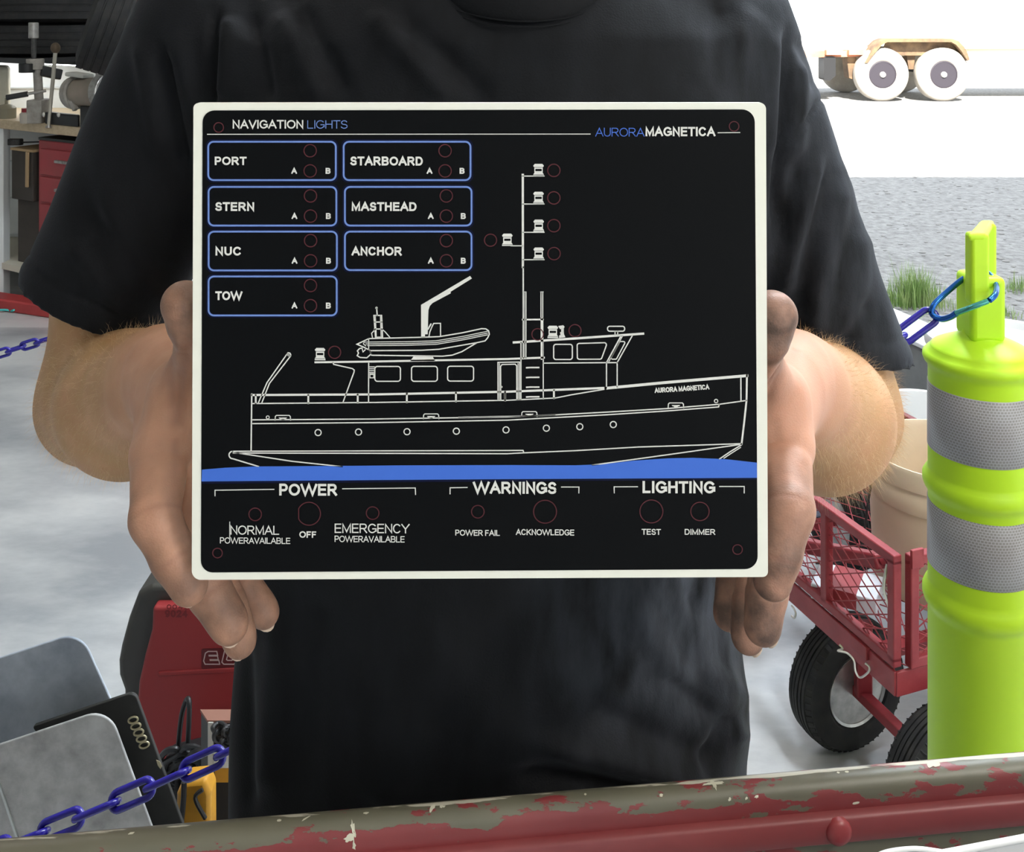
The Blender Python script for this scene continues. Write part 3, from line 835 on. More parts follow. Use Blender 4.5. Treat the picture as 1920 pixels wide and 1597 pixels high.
for c in ((1038.4, 319, 11.6), (1038.4, 370.5, 11.6), (1038.5, 422.5, 11.6), (1038.8, 474.8, 11.6), (919.8, 449.7, 11.4), (1008, 626, 10.8), (1078, 619, 11.4), (627.8, 659.6, 11.4)): hole(*c)
wh = Ink()
wh.line((963.4, 641.3), (1084, 633.4), (1205.5, 624.8), w=4.2)
wh.rr(1038, 644.8, 1073, 673.2, 4.5, 2.2)
wh.line(*round_poly([(1082, 643.2), (1138.6, 641.6), (1127.4, 672.6), (1082.4, 672.8)], 4, 5), closed=True, w=2.2)
wh.line((1163.8, 629.5), (1137, 679), (1137, 724), w=2.2).line((1167, 629), (1141, 678), w=1.8).line((1185.7, 628), (1157, 679), (1157, 724), w=2.2)
wh.line(*round_poly([(1162, 639.5), (1173, 639.5), (1155.5, 672.6), (1144, 672.6)], 2.5, 4), closed=True, w=2.0)
wh.line((1019, 680), (1157, 679), w=2.2)
wh.done('wheelhouse_outline', M_ink_w)
Ink().rr(1139, 611, 1171, 620.2, 4, 2.2).line((1153, 620), (1153, 627), w=1.8).line((1158, 620), (1158, 627), w=1.8).done('radar_outline', M_ink_w)
bt = Ink()
bt.line((669.6, 644.6), (692, 634), (790.6, 631.6), (823.5, 630.4), (868, 623), (903, 615.4), (911, 615.8), (916.2, 619.5), (917.5, 626), (914.5, 632.5), (909.6, 638.3), (895, 641.5), (823.5, 654), (790, 656), (695, 656.6), (682, 650), closed=True, w=2.2)
for k in (0, 3.4, 6.6): bt.line((683 + k, 640.6 + k), (760, 640 + k), (818, 638.2 + k), (870, 629.5 + k), (914, 620.4 + k), w=1.5)
bt.line((683, 640.6), (681.6, 644), (686, 647.6), w=1.6)
bt.line((691.5, 634), (691.5, 655), w=1.8)
bt.line((694, 657), (697, 665.2), (829.8, 667), (848, 665), (866, 658.6), (892, 643), w=2.2)
bt.line((679, 651.5), (674, 653), (670.4, 657), (672.5, 661), (670, 666), (675.5, 669.4), (688, 670), (696, 663), (694, 657.5), w=2.2).line((679, 652), (681, 659), (685, 655), w=1.8)
bt.done('tender_outline', M_ink_w)
Ink().line((701.4, 590.7), (715.6, 590.7), (717.4, 631.4), (704.4, 631.6), closed=True, w=2.4).line((704, 590.7), (706, 631), w=1.4).line((713.4, 590.7), (714.8, 631), w=1.4).line((702, 603), (716, 603), w=2.2).line((702.6, 616), (716.6, 616), w=2.2).line((706.5, 577), (707.5, 590.7), w=2.4).circ((706.2, 576.6), 1.3, 2.0).line((703, 618), (697, 624), (698.5, 631.5), w=1.8).line((716, 616), (722, 621), (731, 631.4), w=1.8).done('signal_frame', M_ink_w)
Ink().line((804.7, 629), (806, 622), (810, 612), (813.4, 605.6), (826, 605.4), (826.2, 629), w=2.0).line((808, 607), (803, 616), w=2.6).done('console_outline', M_ink_w)
fill('crane_symbol', [(789.6, 571), (881.4, 516.8), (884.8, 521.6), (844.8, 546.4), (845.3, 549.2), (811, 567.5), (806, 573), (803.4, 581), (802, 626), (797, 626), (797, 632), (789.8, 632)], M_ink_w)
fill('cradle_symbol', [(776, 667), (811, 667), (815.7, 676), (769, 676.5)], M_ink_w)
wt = [(379.2, 879.6), (422.6, 876), (480, 873.6), (579, 873), (760, 871.6), (955, 871), (1079, 871.4), (1129, 869.6), (1189, 862.6), (1251.5, 858.4), (1298.5, 857.4), (1361, 860), (1418.6, 866.5), (1419.2, 894.8), (900, 897.5), (378.4, 901.5)]
fill('water_band', wt, M_ink_water)
fill('water_edge', [(378.4, 901.5), (900, 897.5), (1419.2, 894.8), (1419.4, 898.5), (900, 902), (378.3, 906)], M_ink_navy, LIFT - 0.00012)
lettering('AURORA MAGNETICA', 1227, 722.6, 1329, 732, M_ink_w, 0.22, rot=math.radians(-4.5))

# ------------------------------------------------------------------ the man
man = thing('person', (-0.017, 0.79, 0), 'man in black t-shirt holding the black sign panel up with both hands', 'person')

def skin_material():
    m = mat('skin', (0.50, 0.27, 0.17), 0.5, spec=0.4, sss=0.12)
    nt = m.node_tree; N = nt.nodes; L = nt.links; b = N['Principled BSDF']
    tc = N.new('ShaderNodeTexCoord')
    n = N.new('ShaderNodeTexNoise'); n.inputs['Scale'].default_value = 38; n.inputs['Detail'].default_value = 6; L.new(tc.outputs['Object'], n.inputs['Vector'])
    r = N.new('ShaderNodeValToRGB'); r.color_ramp.elements[0].position = 0.3; r.color_ramp.elements[1].position = 0.72
    r.color_ramp.elements[0].color = (0.49, 0.24, 0.125, 1); r.color_ramp.elements[1].color = (0.71, 0.395, 0.235, 1); L.new(n.outputs['Fac'], r.inputs[0])
    def over(prev, attr, col, sc, lo, hi):
        at = N.new('ShaderNodeAttribute'); at.attribute_name = attr
        n2 = N.new('ShaderNodeTexNoise'); n2.inputs['Scale'].default_value = sc; n2.inputs['Detail'].default_value = 8; L.new(tc.outputs['Object'], n2.inputs['Vector'])
        r2 = N.new('ShaderNodeValToRGB'); r2.color_ramp.elements[0].position = lo; r2.color_ramp.elements[1].position = hi; L.new(n2.outputs['Fac'], r2.inputs[0])
        mu = N.new('ShaderNodeMath'); mu.operation = 'MULTIPLY'; L.new(at.outputs['Fac'], mu.inputs[0]); L.new(r2.outputs[0], mu.inputs[1])
        mx = N.new('ShaderNodeMix'); mx.data_type = 'RGBA'; mx.inputs['B'].default_value = (*col, 1)
        L.new(mu.outputs[0], mx.inputs['Factor']); L.new(prev, mx.inputs['A']); return mx.outputs['Result']
    c = over(r.outputs[0], 'pink', (0.58, 0.305, 0.215), 20, 0.0, 0.4)
    c = over(c, 'tan', (0.50, 0.285, 0.125), 30, 0.1, 0.6)
    c = over(c, 'dirt_and_shade', (0.085, 0.054, 0.042), 70, -0.15, 0.62)
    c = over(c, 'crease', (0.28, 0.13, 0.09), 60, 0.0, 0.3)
    L.new(c, b.inputs['Base Color'])
    n3 = N.new('ShaderNodeTexVoronoi'); n3.inputs['Scale'].default_value = 900; L.new(tc.outputs['Object'], n3.inputs['Vector'])
    bp = N.new('ShaderNodeBump'); bp.inputs['Strength'].default_value = 0.16; bp.inputs['Distance'].default_value = 0.0008
    L.new(n3.outputs['Distance'], bp.inputs['Height']); L.new(bp.outputs[0], b.inputs['Normal'])
    return m
M_skin = skin_material()
M_nail = mat('fingernail', (0.66, 0.50, 0.38), 0.35)
M_hair = mat('fair_arm_hair', (0.80, 0.60, 0.36), 0.5)
M_brown = mat('brown_hair', (0.07, 0.045, 0.03), 0.6)

def T(*pts): return [(P(px, py, D), r / 1000.0) for px, py, D, r in pts]

LEFT = dict(
    index=T((296, 868, .548, 14.0), (288, 972, .5205, 11.6), (325, 1046, .5150, 10.2), (354, 1101, .5135, 8.6)),
    middle=T((335, 890, .572, 13.5), (348, 1012, .552, 11.6), (389, 1106, .546, 10.6), (430, 1172, .543, 9.8)),
    ring=T((352, 905, .597, 12.5), (372, 1026, .585, 11.2), (420, 1122, .574, 10.0), (450, 1202, .570, 9.0)),
    pinky=T((360, 925, .620, 11.5), (398, 1030, .616, 9.8), (450, 1092, .609, 9.4), (496, 1150, .604, 8.6)),
    thumb=T((345, 735, .568, 15.5), (368, 655, .535, 10.4), (362, 612, .521, 11.0), (346, 570, .518, 11.8)),
    wrist=(325, 704, .640), elbow=(188, 752, .85), mid=(246, 758, .755), shoulder=(262, 200, .82))
RIGHT = dict(
    index=T((1472, 850, .560, 14.2), (1482, 955, .5225, 11.8), (1460, 1040, .5160, 10.6), (1451, 1088, .5145, 8.8)),
    middle=T((1462, 870, .586, 13.5), (1464, 1000, .560, 11.5), (1440, 1108, .549, 10.0), (1431, 1176, .546, 9.2)),
    ring=T((1455, 890, .612, 12.5), (1437, 1020, .600, 11.0), (1411, 1120, .586, 9.6), (1403, 1196, .581, 8.8)),
    pinky=T((1432, 900, .634, 11.5), (1402, 1010, .626, 9.6), (1376, 1090, .617, 8.8), (1366, 1156, .610, 8.0)),
    thumb=T((1452, 745, .575, 15.5), (1424, 668, .535, 10.6), (1434, 630, .522, 11.6), (1448, 592, .5185, 12.8)),
    wrist=(1470, 708, .645), elbow=(1572, 772, .85), mid=(1540, 786, .755), shoulder=(1470, 200, .82))

def arm(A, side):
    h = 0.00135
    W = P(*A['wrist']); E = P(*A['elbow']); Mi = P(*A['mid']); Sh = P(*A['shoulder'])
    pts = [W, E, Mi] + [p for f in ('index', 'middle', 'ring', 'pinky', 'thumb') for p, r in A[f]]
    lo = np.min([tuple(p) for p in pts], 0) - 0.065; hi = np.max([tuple(p) for p in pts], 0) + 0.065
    hi[2] = max(hi[2], E.z + 0.16)
    s = SDF(lo, hi, h)
    # forearm and upper arm
    s.chain([(W, .030), (Mi, .0445), (E, .0440)], 0.03)
    s.cone(E, E + (Sh - E) * 0.42, .043, .049, 0.03)
    s.cone(W.lerp(Mi, 0.2), Mi.lerp(E, 0.6), .030, .043, 0.02)
    # back of the hand: wrist to the knuckles
    outn = (Vector((side, 0.25, 0)))
    for f, ra in (('index', .0165), ('middle', .0165), ('ring', .0160), ('pinky', .0150)):
        k, r = A[f][0]
        k2 = k + (W - k).normalized() * 0.004
        w = W.lerp(k, 0.12)
        s.cone(w, k2, ra + .004, r, 0.012)
    # thumb ball
    tb = A['thumb'][0][0]
    s.cone(W.lerp(tb, 0.35), tb, .021, A['thumb'][0][1], 0.014)
    k, r = A['index'][0]
    s.cone(tb, tb.lerp(k, 0.75), .0125, .0115, 0.016)
    pos = {}
    for f in ('thumb', 'pinky', 'ring', 'middle', 'index'):
        ch = A[f]
        pts = [tuple(p) for p, r in ch]
        R = 0.03
        sl, X, Y, Z = s.sub(np.min(pts, 0) - R, np.max(pts, 0) + R)
        sub = SDF([s.lo[k] + s.h * sl[k].start for k in range(3)], [s.lo[k] + s.h * (sl[k].stop - 1) for k in range(3)], s.h)
        sub.F = np.full([q.stop - q.start for q in sl], 0.05, np.float32)
        sub.n = np.array(sub.F.shape)
        if f == 'thumb': sub.chain(ch, 0.006)
        else:
            sub.chain(ch, 0.004)
            # soft pads between the joints, on the palm side (towards the panel and the camera)
            for (a, ra), (b, rb) in zip(ch[:-1], ch[1:]):
                ax = (b - a).normalized(); v = Vector((-side * 0.8, -0.5, 0)); v = (v - ax * v.dot(ax)).normalized()
                m_ = a.lerp(b, 0.5) + v * (0.22 * ra)
                sub.cone(m_ - ax * 0.006, m_ + ax * 0.006, ra * 0.84, rb * 0.86, 0.006)
        s.union(sl, sub.F, 0.0018 if f != 'thumb' else 0.010)
    Vx, Q = s.mesh(2)
    N = vnormals(Vx, Q)
    dirt_and_shade = np.zeros(len(Vx)); crease = np.zeros(len(Vx))
    for f in ('index', 'middle', 'ring', 'pinky', 'thumb'):
        ch = A[f]
        (p2, r2), (p3, r3) = ch[-2], ch[-1]
        a = np.array(p2); b = np.array(p3); d = np.linalg.norm(Vx - (b * 0.75 + a * 0.25), axis=1)
        am = (1.0 if side > 0 else 0.75) * (1.1 if f == 'thumb' else 0.95)  # grimy fingers; right hand darkened further to paint in its shade
        dirt_and_shade = np.maximum(dirt_and_shade, am * np.clip(1.3 - d / (0.042 if f != 'thumb' else 0.032), 0, 1))
        dp = np.linalg.norm(Vx - np.array(ch[1][0]), axis=1)
        dirt_and_shade = np.maximum(dirt_and_shade, (0.7 if side > 0 else 0.4) * np.clip(1.25 - dp / 0.034, 0, 1))
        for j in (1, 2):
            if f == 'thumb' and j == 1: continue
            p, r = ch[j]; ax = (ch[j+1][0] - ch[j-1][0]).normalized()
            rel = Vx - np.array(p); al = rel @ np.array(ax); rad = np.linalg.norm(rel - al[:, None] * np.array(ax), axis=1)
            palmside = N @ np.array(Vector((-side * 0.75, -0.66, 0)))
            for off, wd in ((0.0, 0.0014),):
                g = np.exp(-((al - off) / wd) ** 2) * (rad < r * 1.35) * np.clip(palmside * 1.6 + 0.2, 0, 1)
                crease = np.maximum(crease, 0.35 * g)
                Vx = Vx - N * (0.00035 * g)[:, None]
    px, py = project(Vx)
    # hollows and tendons of palm and wrist
    front = np.clip(-N[:, 1] * 1.5, 0, 1)
    if side < 0:
        lines = [((352, 645), (330, 790), -1.6, 12), ((318, 640), (322, 760), -0.9, 9), ((346, 690), (352, 810), 1.6, 12), ((300, 700), (270, 860), 1.2, 16), ((330, 830), (333, 940), -1.2, 9), ((292, 880), (300, 950), 0.8, 14)]
    else:
        lines = [((1492, 652), (1440, 745), -1.8, 10), ((1470, 655), (1438, 700), 1.5, 10), ((1500, 690), (1508, 860), 1.4, 14), ((1450, 800), (1462, 900), -1.0, 14), ((1474, 668), (1444, 712), -0.8, 3), ((1462, 690), (1440, 722), -0.8, 3)]
    for a, b, am, sg in lines:
        d, t = segdist(px, py, a, b)
        g = np.exp(-(d / sg) ** 2) * front * (Vx[:, 1] < 0.62)
        Vx = Vx + N * (am * 0.001 * g)[:, None]
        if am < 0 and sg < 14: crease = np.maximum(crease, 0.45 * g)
    # regional skin tone
    Wn = np.array(W); En = np.array(E)
    along = ((Vx - Wn) @ (En - Wn)) / ((En - Wn) @ (En - Wn))
    tan = np.clip(along * 3.0 + 0.15, 0, 1) * (1.0 if side < 0 else 0.8)
    pink = np.clip(1 - along * 4, 0, 1) * (0.55 if side < 0 else 0.8)
    return Vx, Q, dict(dirt_and_shade=dirt_and_shade, crease=np.clip(crease, 0, 1), tan=tan, pink=pink), N

def merge(parts):
    Vs, Qs, At, o = [], [], {}, 0
    for V_, Q_, a in parts:
        Vs.append(V_); Qs.append(Q_ + o); o += len(V_)
        for k in ('dirt_and_shade', 'crease', 'tan', 'pink'):
            At.setdefault(k, []).append(a[k] if k in a else np.zeros(len(V_)))
    return np.concatenate(Vs), np.concatenate(Qs), {k: np.concatenate(v) for k, v in At.items()}

VL, QL, AL, NL = arm(LEFT, -1)
VR, QR, AR, NR = arm(RIGHT, 1)

# torso, neck and head (mostly inside the shirt or above the frame)
st = SDF((-0.36, 0.60, 0.72), (0.34, 0.98, 1.80), 0.006)
st.cone((-0.017, .79, .80), (-0.017, .79, 1.02), .115, .12, 0.05, flat=((0, 1, 0), 1.15))
st.cone((-0.085, .79, 1.02), (-0.085, .79, 1.30), .085, .085, 0.05); st.cone((0.055, .79, 1.02), (0.055, .79, 1.30), .085, .085, 0.05)
st.cone((-0.20, .81, 1.385), (0.165, .81, 1.385), .045, .045, 0.05)
st.cone((0.0, .80, 1.40), (0.0, .775, 1.545), .062, .056, 0.04)
st.cone((-0.215, .81, 1.375), P(200, 540, .835), .046, .040, 0.03); st.cone((0.172, .81, 1.375), P(1535, 540, .835), .046, .040, 0.03)
hd = Vector((0.0, 0.755, 1.655))
st.cone(hd + Vector((0, .018, .02)), hd + Vector((0, -.012, .02)), .082, .078, 0.03)       # skull
st.cone(hd + Vector((0, -.02, -.02)), hd + Vector((0, -.045, -.082)), .066, .030, 0.03)     # face and chin
st.cone(hd + Vector((-.03, -.01, -.06)), hd + Vector((0.03, -.01, -.06)), .034, .034, 0.03)  # jaw
st.cone(hd + Vector((0, -.088, .005)), hd + Vector((0, -.104, -.028)), .008, .013, 0.012)   # nose
st.cone(hd + Vector((-.04, -.072, .022)), hd + Vector((.04, -.072, .022)), .012, .012, 0.012)  # brow
st.cone(hd + Vector((-.02, -.083, -.05)), hd + Vector((.02, -.083, -.05)), .007, .007, 0.008)  # lips
for sx in (-1, 1):
    st.cone(hd + Vector((sx*.083, .012, .02)), hd + Vector((sx*.080, .006, -.02)), .015, .011, 0.006, flat=((1, 0, 0), 1.7))
VT, QT = st.mesh(2)
Vb, Qb, Ab = merge([(VL, QL, AL), (VR, QR, AR), (VT, QT, {})])
body = mesh_obj('body', Vb, Qb, M_skin, man, Ab)
for sx in (-1, 1):
    e = MB().ball(hd + Vector((sx*.031, -.0785, .004)), .0125, 16, 10).build('eye', mat('eye_white', (0.7, 0.68, 0.64), 0.2), body)
    MB().ball(hd + Vector((sx*.031, -.0895, .004)), (.0055, .0035, .0055), 16, 8).build('iris', mat('iris_brown', (0.06, 0.04, 0.03), 0.2), body)
hs = SDF(hd - Vector((.13, .14, .12)), hd + Vector((.13, .14, .15)), 0.004)
hs.cone(hd + Vector((0, .024, .03)), hd + Vector((0, -.004, .036)), .087, .079, 0.02)
sl, X, Y, Z = hs.sub(hs.lo, hs.lo + hs.h * hs.n)
hs.F = np.maximum(hs.F, -((Z - hd.z - 0.012) * 0.75 + (Y - hd.y + 0.03) * 0.8 + X * 0)).astype(np.float32)
VH, QH = hs.mesh(1)
mesh_obj('hair', VH, QH, M_brown, man)

# finger nails
def nail(A, f, off, side, scale=1.0):
    (a, ra), (b, rb) = A[f][-2], A[f][-1]
    ax = (b - a).normalized(); v = Vector(off); v = (v - ax * v.dot(ax)).normalized(); w = ax.cross(v).normalized()
    M3 = Matrix((w, ax, v)).transposed()
    c = b + v * (rb * 0.62) + ax * (rb * 0.28)
    MB().ball(c, (rb * 0.66 * scale, rb * 0.85 * scale, rb * 0.30), 18, 10, M3).build('fingernail', M_nail, body)
for f in ('index', 'middle', 'ring', 'pinky'):
    nail(LEFT, f, (-0.72, 0.62, -0.3), -1)
    nail(RIGHT, f, (0.86, 0.5, -0.3), 1)

# fine fair hair on the forearms
def arm_hair(Vx, Q, N, A, side, count, seed):
    rng = np.random.default_rng(seed)
    W = np.array(P(*A['wrist'])); E = np.array(P(*A['elbow'])); ax = (E - W) / np.linalg.norm(E - W)
    along = (Vx - W) @ ax / np.linalg.norm(E - W)
    perp = (Vx - W) - ((Vx - W) @ ax)[:, None] * ax
    palm = N @ np.array((-side * 0.8, -0.3, -0.3))
    ok = np.argwhere((along > 0.10) & (along < 1.12) & (Vx[:, 1] > 0.62) & (palm < 0.5) & (np.linalg.norm(perp, axis=1) < 0.075)).ravel()
    pick = rng.choice(ok, count)
    vs = np.zeros((count * 6, 3)); fs = []
    for i, k in enumerate(pick):
        p = Vx[k] + rng.normal(0, 0.0006, 3); n = N[k]
        d = -ax * 0.7 + n * rng.uniform(0.25, 0.7) + rng.normal(0, 0.42, 3) + np.array((0, 0, -0.25)); d /= np.linalg.norm(d)
        L_ = rng.uniform(0.006, 0.015); w = np.cross(d, n); w /= max(np.linalg.norm(w), 1e-9); u = np.cross(d, w)
        r = 0.00006
        p = p - n * 0.0004
        m_ = p + d * L_ * 0.55; t_ = p + d * L_ + np.array((0, 0, -0.2)) * L_
        vs[i*6:i*6+3] = [p + w*r, p - w*r*0.5 + u*r*0.87, p - w*r*0.5 - u*r*0.87]
        vs[i*6+3:i*6+5] = [m_ + w*r*0.7, m_ - w*r*0.7]; vs[i*6+5] = t_
        o = i * 6
        fs += [(o, o+1, o+4, o+3), (o+1, o+2, o+4, o+4), (o+2, o, o+3, o+4), (o+3, o+4, o+5, o+5)]
    me = bpy.data.meshes.new('arm_hair'); org = np.array(wloc(man))
    me.from_pydata([tuple(v - org) for v in vs], [], [tuple(dict.fromkeys(f)) for f in fs])
    me.materials.append(M_hair)
    o = bpy.data.objects.new('arm_hair', me); COL.objects.link(o); o.parent = man; o['kind'] = 'stuff'; o['label'] = 'fine fair forearm hair'
arm_hair(VL, QL, NL, LEFT, -1, 2600, 3)
arm_hair(VR, QR, NR, RIGHT, 1, 5200, 4)

# ---- t-shirt
def shirt_material():
    m = mat('washed_black_cotton', (0.013, 0.0135, 0.0155), 0.75, spec=0.12, sheen=0.06)
    nt = m.node_tree; N = nt.nodes; L = nt.links; b = N['Principled BSDF']
    b.inputs['Sheen Roughness'].default_value = 0.45; b.inputs['Sheen Tint'].default_value = (0.8, 0.85, 1, 1)
    tc = N.new('ShaderNodeTexCoord')
    at = N.new('ShaderNodeAttribute'); at.attribute_name = 'dust_and_highlight'
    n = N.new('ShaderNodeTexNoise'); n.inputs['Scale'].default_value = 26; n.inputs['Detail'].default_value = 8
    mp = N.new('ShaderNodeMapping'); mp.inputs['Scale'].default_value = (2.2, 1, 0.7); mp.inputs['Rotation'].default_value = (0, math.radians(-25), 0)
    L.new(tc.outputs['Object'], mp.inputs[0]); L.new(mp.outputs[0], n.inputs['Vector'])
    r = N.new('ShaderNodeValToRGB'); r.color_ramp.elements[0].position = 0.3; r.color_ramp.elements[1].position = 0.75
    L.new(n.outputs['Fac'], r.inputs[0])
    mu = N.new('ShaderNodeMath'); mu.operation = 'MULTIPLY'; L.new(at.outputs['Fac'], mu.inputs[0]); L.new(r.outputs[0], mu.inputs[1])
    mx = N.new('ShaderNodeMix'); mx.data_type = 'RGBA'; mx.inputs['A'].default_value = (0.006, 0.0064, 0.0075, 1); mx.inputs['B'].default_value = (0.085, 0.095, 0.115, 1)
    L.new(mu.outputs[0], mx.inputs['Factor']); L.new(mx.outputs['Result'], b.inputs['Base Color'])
    n3 = N.new('ShaderNodeTexNoise'); n3.inputs['Scale'].default_value = 700; n3.inputs['Detail'].default_value = 3; L.new(tc.outputs['Object'], n3.inputs['Vector'])
    bp = N.new('ShaderNodeBump'); bp.inputs['Strength'].default_value = 0.25; bp.inputs['Distance'].default_value = 0.001
    L.new(n3.outputs['Fac'], bp.inputs['Height']); L.new(bp.outputs[0], b.inputs['Normal'])
    return m
M_shirt = shirt_material()
ss = SDF((-0.46, 0.60, 0.755), (0.44, 1.0, 1.53), 0.0036)
sl, X, Y, Z = ss.sub(ss.lo, ss.lo + ss.h * ss.n)
zz = Z
zk = [0.74, 0.815, 0.895, 0.948, 0.994, 1.06, 1.16, 1.27, 1.34, 1.40, 1.45, 1.49]
xl = np.interp(zz, zk, [-.206, -.209, -.209, -.208, -.207, -.206, -.208, -.215, -.220, -.215, -.16, -.11])
xr = np.interp(zz, zk, [.172, .174, .175, .170, .161, .158, .164, .176, .182, .178, .135, .10])
yf = np.interp(zz, zk, [.678, .668, .665, .664, .663, .660, .655, .652, .658, .672, .705, .735])
yb = np.interp(zz, zk, [.905, .905, .905, .905, .905, .905, .908, .912, .912, .905, .885, .86])
cx, ax_ = (xl + xr) / 2, (xr - xl) / 2; cy, by_ = (yf + yb) / 2, (yb - yf) / 2
ex = 2.5
rr_ = (np.abs((X - cx) / ax_) ** ex + np.abs((Y - cy) / by_) ** ex) ** (1 / ex)
d = (rr_ - 1) * np.minimum(ax_, by_)
d = np.maximum(d, 0.755 + 0.01 - Z); d = np.maximum(d, Z - 1.475)
ss.F = d.astype(np.float32)
def sleeve(sh, hem, r0, r1, nrm):
    """tapered sleeve cut by the hem plane and hollow near the hem"""
    a = np.array(sh, float); b = np.array(hem, float); n = np.array(nrm, float); n /= np.linalg.norm(n)
    e = b + (b - a) * 0.12
    R = 0.1
    sl, X, Y, Z = ss.sub(np.minimum(a, e) - R, np.maximum(a, e) + R)
    ab = e - a; L2 = ab @ ab
    t = np.clip(((X-a[0])*ab[0] + (Y-a[1])*ab[1] + (Z-a[2])*ab[2]) / L2, 0, 1)
    dist = np.sqrt((X-a[0]-t*ab[0])**2 + (Y-a[1]-t*ab[1])**2 + (Z-a[2]-t*ab[2])**2) - (r0 + (r1 - r0) * t)
    pl = (X-b[0])*n[0] + (Y-b[1])*n[1] + (Z-b[2])*n[2]
    dd = np.maximum(dist, pl)
    dd = np.maximum(dd, -np.maximum(dist + 0.0105, -(pl + 0.03)))
    ss.union(sl, dd.astype(np.float32), 0.035)
SLL = (P(412, 70, .80), P(172, 575, .83)); SLR = (P(1322, 62, .80), P(1562, 664, .83))
sleeve(SLL[0], SLL[1], .0660, .0600, (-0.42, -0.10, -0.90))
sleeve(SLR[0], SLR[1], .0670, .0570, (-0.12, -0.12, -0.98))
ss.cone((-0.14, .81, 1.44), (0.11, .81, 1.44), .042, .042, 0.05)
VS, QS = ss.mesh(3)
NS_ = vnormals(VS, QS)
px, py = project(VS)
front = np.clip(-NS_[:, 1] * 2.0 + 0.2, 0, 1)
dz = np.zeros(len(VS))
folds = [  # start, end, millimetres, width in pixels
    ((1476, 60), (1458, 430), -7, 11), ((1446, 60), (1436, 300), 4, 20), ((1502, 110), (1490, 300), 4, 18), ((1566, 160), (1463, 272), -2.2, 5),
    ((1535, 290), (1470, 560), 5, 20), ((1500, 300), (1462, 470), -4, 14), ((1582, 330), (1520, 640), 5, 26), ((1560, 300), (1490, 600), -4, 18), ((1620, 430), (1600, 640), 4, 26), ((1640, 560), (1560, 690), -4, 20),
    ((1420, 20), (1300, 170), 3, 30), ((1350, 0), (1330, 180), -3, 25), ((1495, 70), (1530, 170), -3, 12),
    ((300, 90), (352, 320), -6, 12), ((262, 70), (300, 300), 4, 18), ((330, 60), (400, 330), 4, 18), ((404, 20), (398, 200), -5, 10), ((430, 30), (428, 190), 5, 20), ((470, 20), (500, 190), -4, 16), ((520, 20), (600, 190), 4, 22), ((560, 10), (650, 180), -4, 20),
    ((690, 20), (850, 190), 4.5, 26), ((740, 20), (920, 190), -4, 24), ((180, 260), (240, 560), 3, 24), ((150, 380), (330, 600), -3, 22), ((120, 450), (270, 620), 3.5, 20),
    ((1000, 1380), (1330, 1475), 6, 24), ((960, 1440), (1240, 1500), -5, 24), ((1080, 1320), (1370, 1440), -4, 26), ((1190, 1130), (1290, 1300), 4, 26), ((1300, 1110), (1360, 1260), -4, 18), ((1330, 1240), (1390, 1400), 5, 18), ((1250, 1270), (1350, 1350), -5, 16), ((1310, 1150), (1395, 1330), 4, 18), ((1370, 1330), (1330, 1460), -5, 14),
    ((520, 1150), (500, 1500), 4, 30), ((600, 1100), (560, 1480), -4, 40), ((780, 1150), (1000, 1450), 3, 50), ((450, 1200), (470, 1520), -4, 16), ((820, 1360), (700, 1520), 3, 40)]
for a, b, am, sg in folds:
    dd, t = segdist(px, py, a, b)
    dz += 1.35 * am * 0.001 * np.exp(-(dd / sg) ** 2) * front * np.clip(np.minimum(t, 1 - t) * 6 + 0.25, 0, 1)
rng = np.random.default_rng(8)
for _ in range(26):                         # soft broad undulation of the cloth
    k = rng.normal(0, 1, 3); k /= np.linalg.norm(k); k *= rng.uniform(18, 75); k[2] *= 0.5
    dz += 0.00042 * np.sin(VS @ k + rng.uniform(0, 6.28))
# stitched hems and seams
for (sh, hem), nrm in ((SLL, (-0.42, -0.10, -0.90)), (SLR, (-0.12, -0.12, -0.98))):
    n_ = np.array(nrm); n_ /= np.linalg.norm(n_)
    pl = (VS - np.array(hem)) @ n_
    near = (np.linalg.norm(VS - np.array(hem), axis=1) < 0.1) & (pl < -0.006)
    dz += near * (-0.0018 * np.exp(-((pl + 0.023) / 0.0022) ** 2) + 0.0013 * np.exp(-((pl + 0.010) / 0.010) ** 2))
dd, t = segdist(px, py, (1463, 272), (1452, 470)); dz += -0.002 * np.exp(-(dd / 4) ** 2) * front
for (sh, hem), nrm in ((SLL, (-0.42, -0.10, -0.90)), (SLR, (-0.12, -0.12, -0.98))):
    n_ = np.array(nrm); n_ /= np.linalg.norm(n_); pl = (VS - np.array(hem)) @ n_
    dz *= np.where(np.linalg.norm(VS - np.array(hem), axis=1) < 0.1, np.clip(-pl / 0.012, 0, 1), 1.0)
VS = VS + NS_ * dz[:, None]
dust_and_highlight = np.clip((px - 960) / 350, 0, 1) * np.clip((py - 950) / 120, 0, 1) * np.clip((1500 - py) / 250, 0.0, 1) * 0.85 + 0.30 * np.clip((px - 1250) / 250, 0, 1) + 0.06  # lint on the belly; right side lightened to paint in highlights
shirt = mesh_obj('t_shirt', VS, QS, M_shirt, man, dict(dust_and_highlight=dust_and_highlight))
